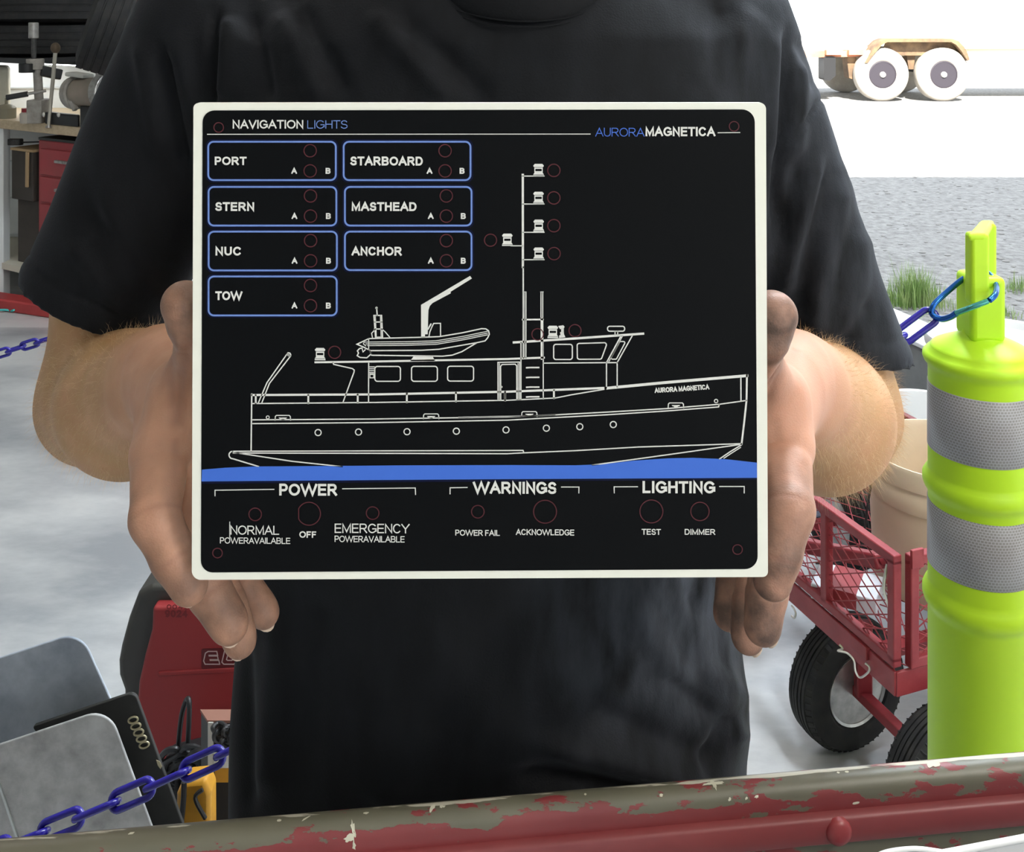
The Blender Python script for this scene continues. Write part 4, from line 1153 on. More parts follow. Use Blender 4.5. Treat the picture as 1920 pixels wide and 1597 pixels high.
# ribbed collar: a band round the neck hole, low at the front
mb = MB(); seg = 72; ringv = []
for j, (dr, dzv, dy) in enumerate(((0.004, -0.019, -0.0015), (0.0062, -0.010, -0.002), (0.004, 0.000, 0.0), (0.0, 0.010, 0.003), (-0.004, 0.013, 0.006), (-0.006, 0.008, 0.006), (-0.004, -0.008, 0.004))):
    for k in range(seg):
        a = 2 * math.pi * k / seg
        c, s_ = math.cos(a), math.sin(a)
        rx, ry = 0.083 + dr, 0.094 + dr
        zf = 1.432 + 0.050 * (1 + s_) * 0.5 if False else 1.4315 + 0.026 * (1 + s_) + 0.012 * c * c
        ringv.append(Vector((0.009 + rx * c, 0.776 + ry * s_ + dy * (-s_), zf + dzv)))
J = 7
fs = [(j*seg + k, j*seg + (k+1) % seg, ((j+1) % J)*seg + (k+1) % seg, ((j+1) % J)*seg + k) for j in range(J) for k in range(seg)]
mb.add(ringv, fs); mb.build('collar', M_shirt, man, smooth=60)
# collar stitching
for off in (0.0, 0.0035):
    pts = []
    for k in range(-60, 61):
        a = math.radians(-90 + k)
        c, s_ = math.cos(a), math.sin(a)
        pts.append(Vector((0.009 + 0.0875 * c, 0.7735 + 0.0985 * s_ - 0.0008, 1.4315 + 0.026 * (1 + s_) + 0.012 * c * c - 0.0185 - off)))
    MB().tube(pts, 0.00055, 6).build('seam', M_shirt, shirt)

# jeans and boots (behind the steel panel)
M_denim = mat('blue_denim', (0.035, 0.055, 0.11), 0.85, bump=(300, 0.3, 0.002))
sj = SDF((-0.28, 0.62, 0.03), (0.25, 1.0, 0.86), 0.007)
for sx in (-1, 1):
    hip = Vector((-0.017 + sx*.088, .79, .80)); kn = Vector((-0.017 + sx*.11, .775, .47)); an = Vector((-0.017 + sx*.125, .80, .085))
    sj.chain([(hip, .095), (kn, .072), (an, .058)], 0.04)
sj.cone((-0.10, .79, .80), (0.066, .79, .80), .098, .098, 0.05)
VJ, QJ = sj.mesh(2); mesh_obj('jeans', VJ, QJ, M_denim, man)
M_boot = mat('brown_leather', (0.06, 0.035, 0.02), 0.6)
for sx in (-1, 1):
    sb = SDF((-0.2 + sx*.125 + 0.09, .60, -0.004), (0.16 + sx*.125 - 0.09 + 0.05, .92, .16), 0.005)
    ax0 = -0.017 + sx * .125
    sb.cone((ax0, .81, .10), (ax0, .82, .045), .056, .046, 0.03); sb.cone((ax0, .81, .042), (ax0 + sx*.02, .68, .036), .042, .042, 0.03)
    sl, X, Y, Z = sb.sub(sb.lo, sb.lo + sb.h * sb.n); sb.F = np.maximum(sb.F, 0.001 - Z + 0 * X + 0 * Y).astype(np.float32)
    VB, QB = sb.mesh(1); mesh_obj('boot', VB, QB, M_boot, man)

# ------------------------------------------------------------------ lime delineator post (right)
CX, CD = (1838 - 960) / F * 1.15, 1.15
def zc(py, D=CD): return H - (py - HY) / F * D
post = thing('delineator_post', (CX, CD, 0), 'lime green traffic post with two grey reflective bands, standing at the right edge', 'traffic post')
R = 0.0548
prof = [(0.0001, zc(612)), (0.0188, zc(612)), (0.0200, zc(624)), (0.0260, zc(630)), (0.0350, zc(637)), (0.0430, zc(643)), (0.0500, zc(649)), (0.0525, zc(653)), (0.0530, zc(657)),
        (0.0575, zc(662)), (0.0605, zc(668)), (0.0607, zc(674)), (0.0590, zc(681)), (0.0555, zc(687)), (0.0548, zc(696)),
        (R, zc(740)), (R, zc(880)), (0.0556, zc(885)), (0.0582, zc(891)), (0.0606, zc(898)), (0.0607, zc(908)), (0.0590, zc(916)), (0.0560, zc(923)), (0.0548, zc(931)), (0.0548, zc(975)),
        (R, zc(980)), (R, zc(1090)), (0.0556, zc(1096)), (0.0582, zc(1103)), (0.0606, zc(1112)), (0.0607, zc(1122)), (0.0590, zc(1131)), (0.0560, zc(1138)), (0.0548, zc(1147)), (0.0548, 0.06), (0.0550, 0.05)]
MB().lathe(prof[::-1], (CX, CD, 0), seg=72).build('tube_body', M_lime, post, smooth=60)
def band(y0, y1):
    r = R + 0.0006
    # the band sits level round the tube; its near edge is found from the picture
    z0 = H - (y0 - HY) / F * (CD - R); z1 = H - (y1 - HY) / F * (CD - R)
    MB().lathe([(r - 0.001, z0), (r, z0 - 0.0006), (r, z1 + 0.0006), (r - 0.001, z1)], (CX, CD, 0), seg=96).build('reflective_band', M_tape, post, 'grey honeycomb reflective band', smooth=60)
band(754, 882); band(986, 1112)
# loop handle on top: a front and a rear upright joined by a flat crown
MB().bar((CX, CD, zc(632)), (CX, CD, zc(512)), 0.0385, 0.044, (0, 1, 0)).build('handle_stem', M_lime, post, bevel=0.006, seg=3)
for px_, dy, w in ((1832, -0.026, 0.0205), (1851, 0.026, 0.0150)):
    hx = (px_ - 960) / F * (CD + dy)
    MB().bar((hx, CD + dy, zc(556)), (hx, CD + dy, zc(426)), w, 0.019, (0, 1, 0)).build('handle_upright', M_lime, post, bevel=0.004, seg=3)
xf, xb = (1832 - 960)/F*(CD - 0.036), (1851 - 960)/F*(CD + 0.036)
MB().prism([(xf - 0.0103, CD - 0.036, zc(440)), (xf + 0.0103, CD - 0.036, zc(440)), (xb + 0.0085, CD + 0.036, zc(440)), (xb - 0.0085, CD + 0.036, zc(440))], (0, 0, zc(424) - zc(440))).build('handle_crown', M_lime, post, bevel=0.004, seg=3)
MB().lathe([(0.0001, 0.0), (0.19, 0.0), (0.19, 0.03), (0.17, 0.045), (0.07, 0.055), (0.0555, 0.075), (0.0001, 0.075)], (CX, CD, 0), seg=48).build('base', M_rubber, post)

# ------------------------------------------------------------------ chains and carabiner
def stadium(L, W, r, n=10):
    """centre line of a link, in its own plane: x along, y across"""
    h = L / 2 - W / 2; pts = []
    for k in range(n + 1): a = math.radians(-90 + 180*k/n); pts.append((h + W/2*math.cos(a), W/2*math.sin(a)))
    for k in range(n + 1): a = math.radians(90 + 180*k/n); pts.append((-h + W/2*math.cos(a), W/2*math.sin(a)))
    return pts
def chain(name, path, label, Lo, Wo, wr, rolls, m):
    """links strung along a polyline, each a mesh of its own"""
    pts = [Vector(p) for p in path]; cum = [0]
    for a, b in zip(pts[:-1], pts[1:]): cum.append(cum[-1] + (b - a).length)
    def at(s):
        for i in range(len(pts) - 1):
            if s <= cum[i+1] or i == len(pts) - 2:
                t = (s - cum[i]) / max(cum[i+1] - cum[i], 1e-9); return pts[i].lerp(pts[i+1], t)
    root = thing(name, pts[0], label, 'chain')
    pitch = Lo - 2 * wr * 2 * 1.02
    k = 0; s = 0.0
    st = stadium(Lo - 2*wr, Wo - 2*wr, wr)
    while s + Lo < cum[-1] + 0.002:
        a = at(s); b = at(min(s + Lo, cum[-1])); d = (b - a).normalized(); c = (a + b) / 2
        up = Vector((0, 0, 1)); sd = d.cross(up).normalized(); up = sd.cross(d)
        ro = math.radians(rolls[k % len(rolls)])
        y = up * math.cos(ro) + sd * math.sin(ro)
        MB().tube([c + d * u + y * v for u, v in st], wr, 10, closed=True).build('link', m, root)
        s += pitch; k += 1
    return root
path = []
for i in range(61):
    x = 0.474 - i * (0.474 + 0.78) / 60
    t = x + 0.549
    path.append((x, 1.1 + 0.042 * max(0, (x + 0.3) / 0.75), 0.521 + 0.388 * t + 0.160 * t * t))
chain('plastic_chain', path, 'violet-blue plastic chain running from the lime post behind the man to the lower left', 0.0560, 0.0235, 0.0036, (28, 118), M_violet)
path = []
for i in range(31):
    t = i / 30
    px = -120 + 620 * t
    path.append(P(px, 700 - 76 * (px + 120) / 245 + 0.00005 * (px)**2, 2.6 - 0.15 * t))
chain('plastic_chain', path, 'violet-blue plastic chain above the concrete floor, left of the forearm', 0.0575, 0.027, 0.0040, (15, 95), M_violet)

car = thing('carabiner', P(1750, 595, 1.14), 'blue and teal carabiner joining the violet chain to the lime post handle', 'carabiner')
cp = [(1746, 585, 1.140), (1752, 570, 1.142), (1775, 548, 1.149), (1806, 523, 1.152), (1830, 513, 1.152), (1848, 510, 1.151), (1860, 520, 1.142), (1868, 536, 1.126), (1866, 552, 1.104), (1855, 563, 1.098)]
MB().tube(spline([P(*p) for p in cp], 6), 0.0032, 12).build('spine', M_blueal, car)
MB().tube(spline([P(1852, 564.5, 1.098), P(1822, 576, 1.100), P(1793, 587, 1.112)], 4), 0.0030, 12).build('gate', M_tealal, car, 'teal spring gate')
MB().tube(spline([P(1793, 587, 1.112), P(1782, 594, 1.120), P(1766, 598, 1.130), P(1752, 593, 1.138), P(1746, 585, 1.140)], 6), 0.0034, 12).build('nose', M_blueal, car)

# ------------------------------------------------------------------ red mesh wagon
O = Vector((0.655, 1.75, 0)); EU = Vector((-0.34, 0.94, 0)).normalized(); EV = Vector((EU.y, -EU.x, 0))
WL, WW = 0.92, 0.45
ZB0, ZB1, ZS0, ZS1 = 0.250, 0.292, 0.298, 0.490
def Wg(u, v, z): return O + EU * u + EV * v + Vector((0, 0, z))
wag = thing('garden_wagon', Wg(WL/2, WW/2, 0), 'red steel mesh garden wagon on black pneumatic tyres, right of the man', 'wagon')
mb = MB()
for a, b in (((0,0), (WL,0)), ((WL,0), (WL,WW)), ((WL,WW), (0,WW)), ((0,WW), (0,0))):
    A_, B_ = Wg(*a, (ZB0+ZB1)/2), Wg(*b, (ZB0+ZB1)/2)
    mb.bar(A_, B_, 0.006, ZB1 - ZB0)
mb.build('tray_flange', M_red, wag, bevel=0.0015)
def mesh_net(p00, eu, ev, lu, lv, step, r, skew=0.58):
    """expanded-metal diamonds in the plane (eu, ev)"""
    mb = MB(); k = -lv / skew
    segs = []
    for sgn in (1, -1):
        c = -lv / skew if sgn > 0 else 0.0
        while c < lu + (0 if sgn > 0 else lv / skew):
            # line: v = skew*(u-c)*sgn
            u0, u1 = c, c + sgn * lv / skew; v0, v1 = 0.0, lv
            ts = []
            a = np.array((u0, v0)); b = np.array((u1, v1))
            t0, t1 = 0.0, 1.0
            du = u1 - u0
            for lim, side in ((0, 1), (lu, -1)):
                if abs(du) > 1e-9:
                    t = (lim - u0) / du
                    if (du > 0) == (side > 0): t0 = max(t0, t)
                    else: t1 = min(t1, t)
            if t1 - t0 > 0.02:
                q0 = a + (b - a) * t0; q1 = a + (b - a) * t1
                segs.append((p00 + eu * q0[0] + ev * q0[1], p00 + eu * q1[0] + ev * q1[1]))
            c += step
    for a, b in segs: mb.tube([a, b], r, 5)
    return mb
Zv = Vector((0, 0, 1))
mesh_net(Wg(0, 0, ZB1 - 0.006), EU, EV, WL, WW, 0.075, 0.0012, 0.6).build('mesh_floor', M_red, wag)
TB = 0.017
def side_panel(p, eu, L_, posts):
    mb = MB()
    for z in (ZS0 + TB/2, ZS1 - TB/2): mb.bar(p + Zv*z, p + eu*L_ + Zv*z, TB, TB)
    mb.build('panel_rail', M_red, wag, bevel=0.002)
    for u in posts:
        q = p + eu * u
        MB().bar(q + Zv*(ZS0 + TB*0.5), q + Zv*(ZS1 - TB*0.5), TB, TB, eu).build('panel_post', M_red, wag, bevel=0.002)
    mesh_net(p + Zv*(ZS0 + TB), eu, Zv, L_, ZS1 - ZS0 - 2*TB, 0.045, 0.0012, 0.55).build('wire_mesh', M_red, wag)
side_panel(Wg(0.0, 0.004, 0), EU, WL, (TB/2, 0.193, 0.46, 0.73, WL - TB/2))
side_panel(Wg(0.0, WW - 0.004, 0), EU, WL, (TB/2, 0.25, 0.5, 0.75, WL - TB/2))
side_panel(Wg(-0.004, 0.022, 0), EV, WW - 0.044, (TB/2, WW - 0.044 - TB/2))
side_panel(Wg(WL + 0.004, 0.022, 0), EV, WW - 0.044, (TB/2, WW - 0.044 - TB/2))
# corner plate, pull handle and latches
MB().bar(Wg(-0.014, 0.020, 0.487), Wg(-0.014, 0.045, 0.487), 0.006, 0.032).build('corner_plate', M_red, wag, bevel=0.001)
ha, hb = Wg(0.36, 0.055, 0.325), P(1652, 1052, 1.838)
MB().bar(ha, hb, 0.024, 0.026).build('pull_handle', M_red, wag, bevel=0.004)
MB().tube(spline([hb, hb + Vector((0.012, -0.006, 0.006)), hb + Vector((0.018, -0.012, -0.006)), hb + Vector((0.012, -0.014, -0.022)), hb + Vector((0.004, -0.012, -0.028))], 5), 0.0065, 10).build('handle_hook', M_red, wag)
MB().tube(spline([P(1664, 1058, 1.775), P(1660, 1078, 1.770), P(1657, 1105, 1.768), P(1665, 1130, 1.765), P(1671, 1156, 1.763)], 5), 0.0030, 10).build('latch_rod', M_zinc, wag)
MB().tube(spline([P(1574, 1208, 1.845), P(1580, 1216, 1.842), P(1571, 1220, 1.842), P(1588, 1224, 1.83), P(1601, 1238, 1.82), P(1604, 1258, 1.815), P(1613, 1270, 1.81), P(1628, 1260, 1.80), P(1630, 1250, 1.80), P(1622, 1243, 1.805)], 5), 0.0019, 8).build('spring_latch', M_zinc, wag)
MB().tube(spline([P(1484, 1135, 1.985), P(1489, 1142, 1.975), P(1492, 1150, 1.97), P(1489, 1158, 1.97), P(1484, 1154, 1.975)], 5), 0.0019, 8).build('spring_latch', M_zinc, wag)
for u in (0.065, 0.33): MB().bar(Wg(u, -0.005, 0.285), Wg(u + 0.045, -0.005, 0.285), 0.008, 0.022).build('latch_tab', M_red, wag, bevel=0.001)
# wheels
M_rim = mat('galvanised_rim', (0.50, 0.50, 0.49), 0.35, metal=0.8, noise=(25, (0.28, 0.28, 0.27), 0.4, 0.7, 4))
M_hub = mat('dark_steel_hub', (0.05, 0.05, 0.05), 0.5, metal=0.5, noise=(30, (0.12, 0.115, 0.11), 0.4, 0.7, 4))
def wheel(c, nrm, R=0.122, w=0.075):
    nrm = Vector(nrm).normalized()
    M = Matrix.Translation(c) @ nrm.to_track_quat('Z', 'Y').to_matrix().to_4x4()
    t = w / 2
    tire = [(R*0.50, -t*0.55), (R*0.60, -t*0.92), (R*0.76, -t*1.0), (R*0.90, -t*0.86), (R*0.955, -t*0.66)]
    for k in range(5):            # grooved tread
        z0 = -t*0.60 + k * t*0.24
        tire += [(R*0.985 + R*0.012*(1 - abs(k-2)/2), z0), (R*0.985 + R*0.012*(1 - abs(k-2)/2), z0 + t*0.17), (R*0.965, z0 + t*0.185), (R*0.965, z0 + t*0.23)]
    tire += [(R*0.955, t*0.66), (R*0.90, t*0.86), (R*0.76, t*1.0), (R*0.60, t*0.92), (R*0.50, t*0.55)]
    tb = MB().lathe(tire, M=M, seg=64)
    for k in range(56):             # shoulder lugs
        a = 2*math.pi*k/56
        for sg in (-1, 1):
            p = M @ Vector((R*0.905*math.cos(a), R*0.905*math.sin(a), sg*t*0.80)); q = M @ Vector((R*0.958*math.cos(a), R*0.958*math.sin(a), sg*t*0.58))
            tb.bar(p, q, 0.0055, 0.005)
    ty = tb.build('tyre', M_rubber, wag, smooth=30)
    MB().lathe([(R*0.56, -t*0.75), (R*0.52, -t*0.80), (R*0.50, -t*0.5), (R*0.47, -t*0.15), (R*0.47, t*0.15), (R*0.50, t*0.5), (R*0.52, t*0.80), (R*0.555, t*0.86), (R*0.565, t*0.75)], M=M, seg=48).build('rim', M_rim, ty)
    MB().lathe([(0.0001, t*0.16), (R*0.12, t*0.16), (R*0.2, t*0.05), (R*0.40, t*0.02), (R*0.47, t*0.14)], M=M, seg=48).build('wheel_disc', M_hub, ty)
    MB().lathe([(0.0001, t*0.75), (R*0.10, t*0.74), (R*0.13, t*0.66), (R*0.13, t*0.1)], M=M, seg=24).build('hub', M_red, ty)
    return c
nw = Vector((0.39, -0.92, 0))
c1 = wheel(Vector((0.648, 1.985, 0.124)), nw); c2 = wheel(Vector((0.738, 1.735, 0.124)), -nw)
MB().bar(c1 + nw.normalized()*0.02, c2 - nw.normalized()*0.02, 0.020, 0.020).build('axle', M_red, wag, bevel=0.002)
wheel(Wg(0.75, -0.02, 0.124), -EV); wheel(Wg(0.75, WW + 0.02, 0.124), EV)
MB().bar(Wg(0.75, -0.01, 0.124), Wg(0.75, WW + 0.01, 0.124), 0.02, 0.02).build('axle', M_red, wag, bevel=0.002)
for p in (c1 + nw.normalized()*0.045, Wg(0.75, WW/2, 0.124)):
    MB().bar(p, Vector((p.x, p.y, 0.262)), 0.022, 0.03).build('axle_bracket', M_red, wag, bevel=0.003)
MB().bar(Wg(0.10, 0.02, 0.258), Wg(0.10, WW - 0.02, 0.258), 0.03, 0.014).build('cross_member', M_red, wag)

# beige bucket in the wagon
bc = Wg(0.20, 0.285, 0.2905)
bk = thing('bucket', bc, 'beige plastic bucket with ribbed rim standing in the red wagon', 'bucket')
zt = 0.262
MB().lathe([(0.0001, 0.0), (0.128, 0.0), (0.131, 0.004), (0.1385, zt-0.085), (0.144, zt-0.083), (0.146, zt-0.078), (0.146, zt-0.05), (0.1435, zt-0.046), (0.1435, zt-0.040), (0.147, zt-0.038), (0.148, zt-0.006), (0.146, zt), (0.1425, zt), (0.139, zt-0.01), (0.127, 0.006), (0.0001, 0.006)], bc, seg=72).build('bucket_body', M_beige, bk, smooth=35)
MB().tube(spline([bc + Vector((-0.149, -0.02, zt-0.06)), bc + Vector((-0.160, -0.03, zt-0.10)), bc + Vector((-0.165, -0.03, zt-0.14)), bc + Vector((-0.176, -0.03, zt-0.185)), bc + Vector((-0.20, 0.0, zt-0.225)), bc + Vector((-0.24, 0.04, zt-0.25))], 6), 0.0024, 8).build('bail_cord', M_black, bk, 'thin black cord hanging from the rim')
# dark sheet and carton lying in the wagon
def cloth(name, c, a, b, ea, eb, m, amp, seed, label, cat, z0):
    rnd = random.Random(seed); n = 16; vs = []; fs = []
    ph = [rnd.uniform(0, 6.28) for _ in range(4)]
    for i in range(n + 1):
        for j in range(n + 1):
            u, v = i/n - .5, j/n - .5
            z = amp * (1 + 0.5*math.sin(7*u + ph[0]) + 0.5*math.sin(9*v + ph[1] + 3*u))
            vs.append(c + ea*(a*u + 0.004*math.sin(11*v + ph[2])) + eb*(b*v + 0.004*math.sin(9*u + ph[3])) + Vector((0, 0, z)))
    for i in range(n):
        for j in range(n): fs.append((i*(n+1)+j, (i+1)*(n+1)+j, (i+1)*(n+1)+j+1, i*(n+1)+j+1))
    o = MB().add(vs, fs).build(name, m, smooth=60)
    so = o.modifiers.new('thick', 'SOLIDIFY'); so.thickness = 0.003; so.offset = 1
    return tag(o, label, cat)
cloth('folded_tarpaulin', Wg(0.60, 0.13, 0.2895), 0.24, 0.20, EU, EV, M_cloth_dark, 0.010, 4, 'dark blue-grey tarpaulin lying at the back of the red wagon', 'tarpaulin', 0)
M_ctn = mat('white_card', (0.72, 0.74, 0.80), 0.5)
ct = thing('carton', Wg(0.22, 0.075, 0.2905), 'white and red flat carton lying in the red wagon beside the beige bucket', 'carton')
Mc = Matrix.Translation(Wg(0.22, 0.072, 0.2905)) @ Matrix.Rotation(math.radians(-28), 4, 'Z')
MB().box((-0.06, -0.045, 0), (0.06, 0.045, 0.03), Mc).build('carton_body', M_ctn, ct, bevel=0.002)
MB().box((-0.030, -0.0455, 0.0005), (0.024, 0.0455, 0.0308), Mc).build('printed_band', M_redcab, ct, 'dull red printed band')

# ------------------------------------------------------------------ things behind the wagon
dr = Vector((1.107, 2.33, 0))
drum = thing('plastic_drum', dr, 'tall white plastic drum standing behind the lime post', 'drum')
MB().lathe([(0.0001, 0), (0.145, 0), (0.150, 0.006), (0.150, 0.20), (0.154, 0.21), (0.154, 0.23), (0.150, 0.24), (0.150, 0.60), (0.146, 0.635), (0.149, 0.645), (0.158, 0.655), (0.160, 0.67), (0.157, 0.68), (0.148, 0.679), (0.145, 0.662), (0.0001, 0.655)], dr, seg=72).build('drum_body', M_whitepl, drum, smooth=35)
tb_ = Vector((1.095, 2.715, 0))
tub = thing('white_tub', tb_, 'white plastic tub behind the beige bucket, beside the grey cabinet', 'tub')
MB().lathe([(0.0001, 0), (0.115, 0), (0.120, 0.006), (0.138, 0.34), (0.146, 0.345), (0.148, 0.36), (0.144, 0.367), (0.136, 0.364), (0.133, 0.34), (0.115, 0.012), (0.0001, 0.012)], tb_, seg=64).build('tub_body', M_whitepl, tub, smooth=35)
MB().tube(spline([tb_ + Vector((-0.06, -0.137, 0.355)), tb_ + Vector((0.0, -0.150, 0.335)), tb_ + Vector((0.07, -0.140, 0.350))], 6), 0.003, 8).build('wire_bail', M_black, tub)
cab = thing('steel_cabinet', (1.17, 3.1, 0), 'grey galvanised steel cabinet with white top behind the violet chain', 'cabinet')
ang = math.atan2(0.957, -0.29) - math.pi/2
Mk = Matrix.Translation((1.168, 2.868, 0)) @ Matrix.Rotation(ang, 4, 'Z')
M_cabg = mat('mid_grey_steel', (0.16, 0.165, 0.165), 0.45, metal=0.3, noise=(8, (0.22, 0.225, 0.225), 0.4, 0.7, 4))
MB().box((0, 0, 0.0), (0.14, 0.52, 0.466), Mk).build('cabinet_body', M_cabg, cab, bevel=0.012, seg=3)
MB().box((-0.006, -0.006, 0.466), (0.146, 0.526, 0.48), Mk).build('cabinet_top', mat('white_steel', (0.72, 0.73, 0.75), 0.4), cab, 'white sheet top', bevel=0.003)
for y, z in ((0.10, 0.40), (0.10, 0.22), (0.42, 0.40)):
    MB().ball(Mk @ Vector((-0.001, y, z)), 0.008, 12, 8).build('bolt', M_zinc, cab)
for x, y in ((0.07, 0.10), (0.05, 0.34)):
    MB().lathe([(0.0001, 0.4808), (0.006, 0.4808), (0.006, 0.4801)], M=Mk @ Matrix.Translation((x, y, 0)), seg=16).build('rivet_hole', M_black, cab)

# ------------------------------------------------------------------ lower left: generator, case, yellow box, plates
GD = 1.80
gen = thing('portable_generator', P(420, 1537, GD + 0.12), 'red portable generator with black end cowl standing on the concrete behind the man', 'generator')
M_gblack = mat('grey_black_plastic', (0.035, 0.034, 0.03), 0.5, noise=(8, (0.055, 0.053, 0.045), 0.4, 0.7, 3))
M_gred = mat('generator_red', (0.28, 0.028, 0.030), 0.5, spec=0.4, noise=(3, (0.24, 0.026, 0.028), 0.4, 0.7, 3))
body_px = [(284, 1098), (258, 1112), (240, 1160), (226, 1212), (221, 1240), (222, 1268), (232, 1296), (234, 1500), (240, 1533), (640, 1533), (650, 1480), (650, 1180), (630, 1110), (600, 1098)]
pl = round_poly([Vector(p) for p in body_px], 10, 4)
MB().prism([P(x, y, GD) for x, y in pl], (0, 0.26, 0)).build('end_cowl', M_gblack, gen, bevel=0.02, seg=4)
red_px = [(296, 1122), (294, 1164), (281, 1212), (270, 1262), (267, 1310), (273, 1390), (300, 1440), (560, 1440), (600, 1390), (600, 1180), (580, 1122)]
MB().prism([P(x, y, GD + 0.004) for x, y in round_poly([Vector(p) for p in red_px], 6, 4)], (0, -0.026, 0)).build('side_cover', M_gred, gen, bevel=0.008, seg=4)
MB().prism([P(x, y, GD + 0.03) for x, y in ((276, 1120), (272, 1100), (290, 1086), (600, 1086), (600, 1120))], (0, 0.20, 0)).build('top_housing', M_black, gen, bevel=0.008)
MB().bar(P(297, 1263, GD - 0.0225), P(520, 1251, GD - 0.0225), 0.004, 0.008).build('pressed_rib', M_gred, gen, bevel=0.0018)
MB().prism([P(x, y, GD - 0.0222) for x, y in round_poly([(378, 1216), (520, 1210), (520, 1252), (378, 1254)], 3, 3)], (0, -0.0006, 0)).build('badge_recess', mat('deep_red', (0.11, 0.01, 0.012), 0.45), gen)
def gconv(px, py): return P(px, py, GD - 0.0232)
M_silver = mat('silver_print', (0.55, 0.42, 0.40), 0.5)
Eo = [(0.02,.0),(1,0),(.94,.30),(.36,.30),(.35,.36),(.90,.36),(.85,.64),(.29,.64),(.28,.70),(.86,.70),(.80,1),(.22,1),(.04,.86),(-.08,.25)]
Uo = [(.16,1),(.42,1),(.29,.36),(.36,.30),(.62,.30),(.70,.38),(.80,1),(1.06,1),(.92,.22),(.76,0),(.12,0),(.0,.16)]
for gl, x0_, w_ in ((Eo, 384, 28), (Uo, 416, 30)):
    mb = MB()
    stroke_into(mb, [(x0_ + u*w_, 1245 - v*24) for u, v in gl], 2.0, True, 0, gconv)
    mb.build('raised_lettering', M_silver, gen, smooth=0)
lettering('9024', 309, 1143, 352, 1157, mat('dark_red_stencil', (0.16, 0.012, 0.014), 0.6), 0.24, name='stencil_number', parent=gen, conv=lambda px, py: P(px, py, GD - 0.0224))
lettering('0042', 312, 1133, 354, 1142, mat('dark_red_stencil', (0.19, 0.014, 0.016), 0.6), 0.2, name='stencil_number', parent=gen, conv=lambda px, py: P(px, py, GD - 0.0224))

CSD = 1.58
case = thing('equipment_case', P(430, 1730, CSD), 'dark case with white metal edging and tan top, half hidden behind the shirt hem', 'case')
x0, x1 = P(374, 0, CSD + 0.02).x, P(540, 0, CSD).x; xe = P(392, 0, CSD).x
zt = zc(1352, CSD)
MB().prism([(x0 + 0.002, CSD + 0.022, 0), (xe, CSD, 0), (x1, CSD, 0), (x1, CSD + 0.022, 0)], (0, 0, zt - 0.002)).build('case_body', M_black, case)
MB().prism([(x0, CSD + 0.024, zt - 0.002), (xe - 0.002, CSD - 0.001, zt - 0.002), (x1, CSD - 0.001, zt - 0.002), (x1, CSD + 0.024, zt - 0.002)], (0, 0, 0.004)).build('case_lid', mat('tan_card', (0.26, 0.12, 0.085), 0.7), case, 'tan brown top')
M_edge = mat('white_metal_edging', (0.68, 0.68, 0.64), 0.45)
MB().bar((xe + 0.003, CSD - 0.001, 0), (xe + 0.003, CSD - 0.001, zt), 0.008, 0.004, (0, 1, 0)).build('edge_strip', M_edge, case)
MB().box((xe + 0.008, CSD - 0.004, zc(1436, CSD)), (x1, CSD - 0.0005, zc(1398, CSD))).build('white_band', M_edge, case)
MB().box((xe + 0.010, CSD - 0.004, zc(1463, CSD)), (x1, CSD - 0.0005, zc(1437, CSD))).build('yellow_band', M_yellow, case, 'yellow label band')
# black cord bundle draped over the case and floor
rnd = random.Random(11)
cord = thing('cord_bundle', P(400, 1600, 1.66), 'tangled black cable bundle lying before the generator', 'cable')
cable_mat = mat('black_cable', (0.014, 0.014, 0.015), 0.45)
for c, r, D in (((420, 1378), 17, 1.555), ((436, 1372), 15, 1.55), ((412, 1366), 12, 1.552), ((430, 1392), 13, 1.548), ((448, 1384), 16, 1.55)):
    pts = [P(c[0] + r*1.1*math.cos(a) + rnd.uniform(-1.5, 1.5), c[1] + r*0.8*math.sin(a) + rnd.uniform(-1.5, 1.5), D - 0.006*math.cos(2*a)) for a in [2*math.pi*k/14 for k in range(14)]]
    MB().tube(spline(pts + pts[:1], 4), 0.0034, 8).build('cable_loop', cable_mat, cord)
for c, rx, ry, D in (((345, 1440), 36, 30, 1.66), ((360, 1425), 30, 26, 1.655), ((335, 1460), 32, 40, 1.665), ((352, 1455), 44, 30, 1.67), ((325, 1440), 22, 34, 1.66), ((370, 1450), 26, 44, 1.65), ((345, 1480), 40, 30, 1.65)):
    pts = [P(c[0] + rx*math.cos(a) + rnd.uniform(-4, 4), c[1] + ry*math.sin(a) + rnd.uniform(-4, 4), D + 0.02*math.sin(a)) for a in [2*math.pi*k/12 for k in range(12)]]
    MB().tube(spline(pts + pts[:1], 4), 0.0048, 8).build('cable_loop', cable_mat, cord)
MB().tube(spline([P(332, 1480, 1.67), P(334, 1410, 1.67), P(340, 1345, 1.67), P(350, 1312, 1.67), P(355, 1322, 1.66), P(352, 1400, 1.65), P(346, 1500, 1.65), P(344, 1640, 1.65), P(346, 1720, 1.65)], 8), 0.0042, 10).build('cable_end', cable_mat, cord)
MB().prism([P(x, y, 1.68) for x, y in round_poly([(308, 1420), (388, 1400), (392, 1745), (300, 1745)], 12, 4)], (0, 0.035, 0)).build('cable_reel', cable_mat, cord, bevel=0.008)

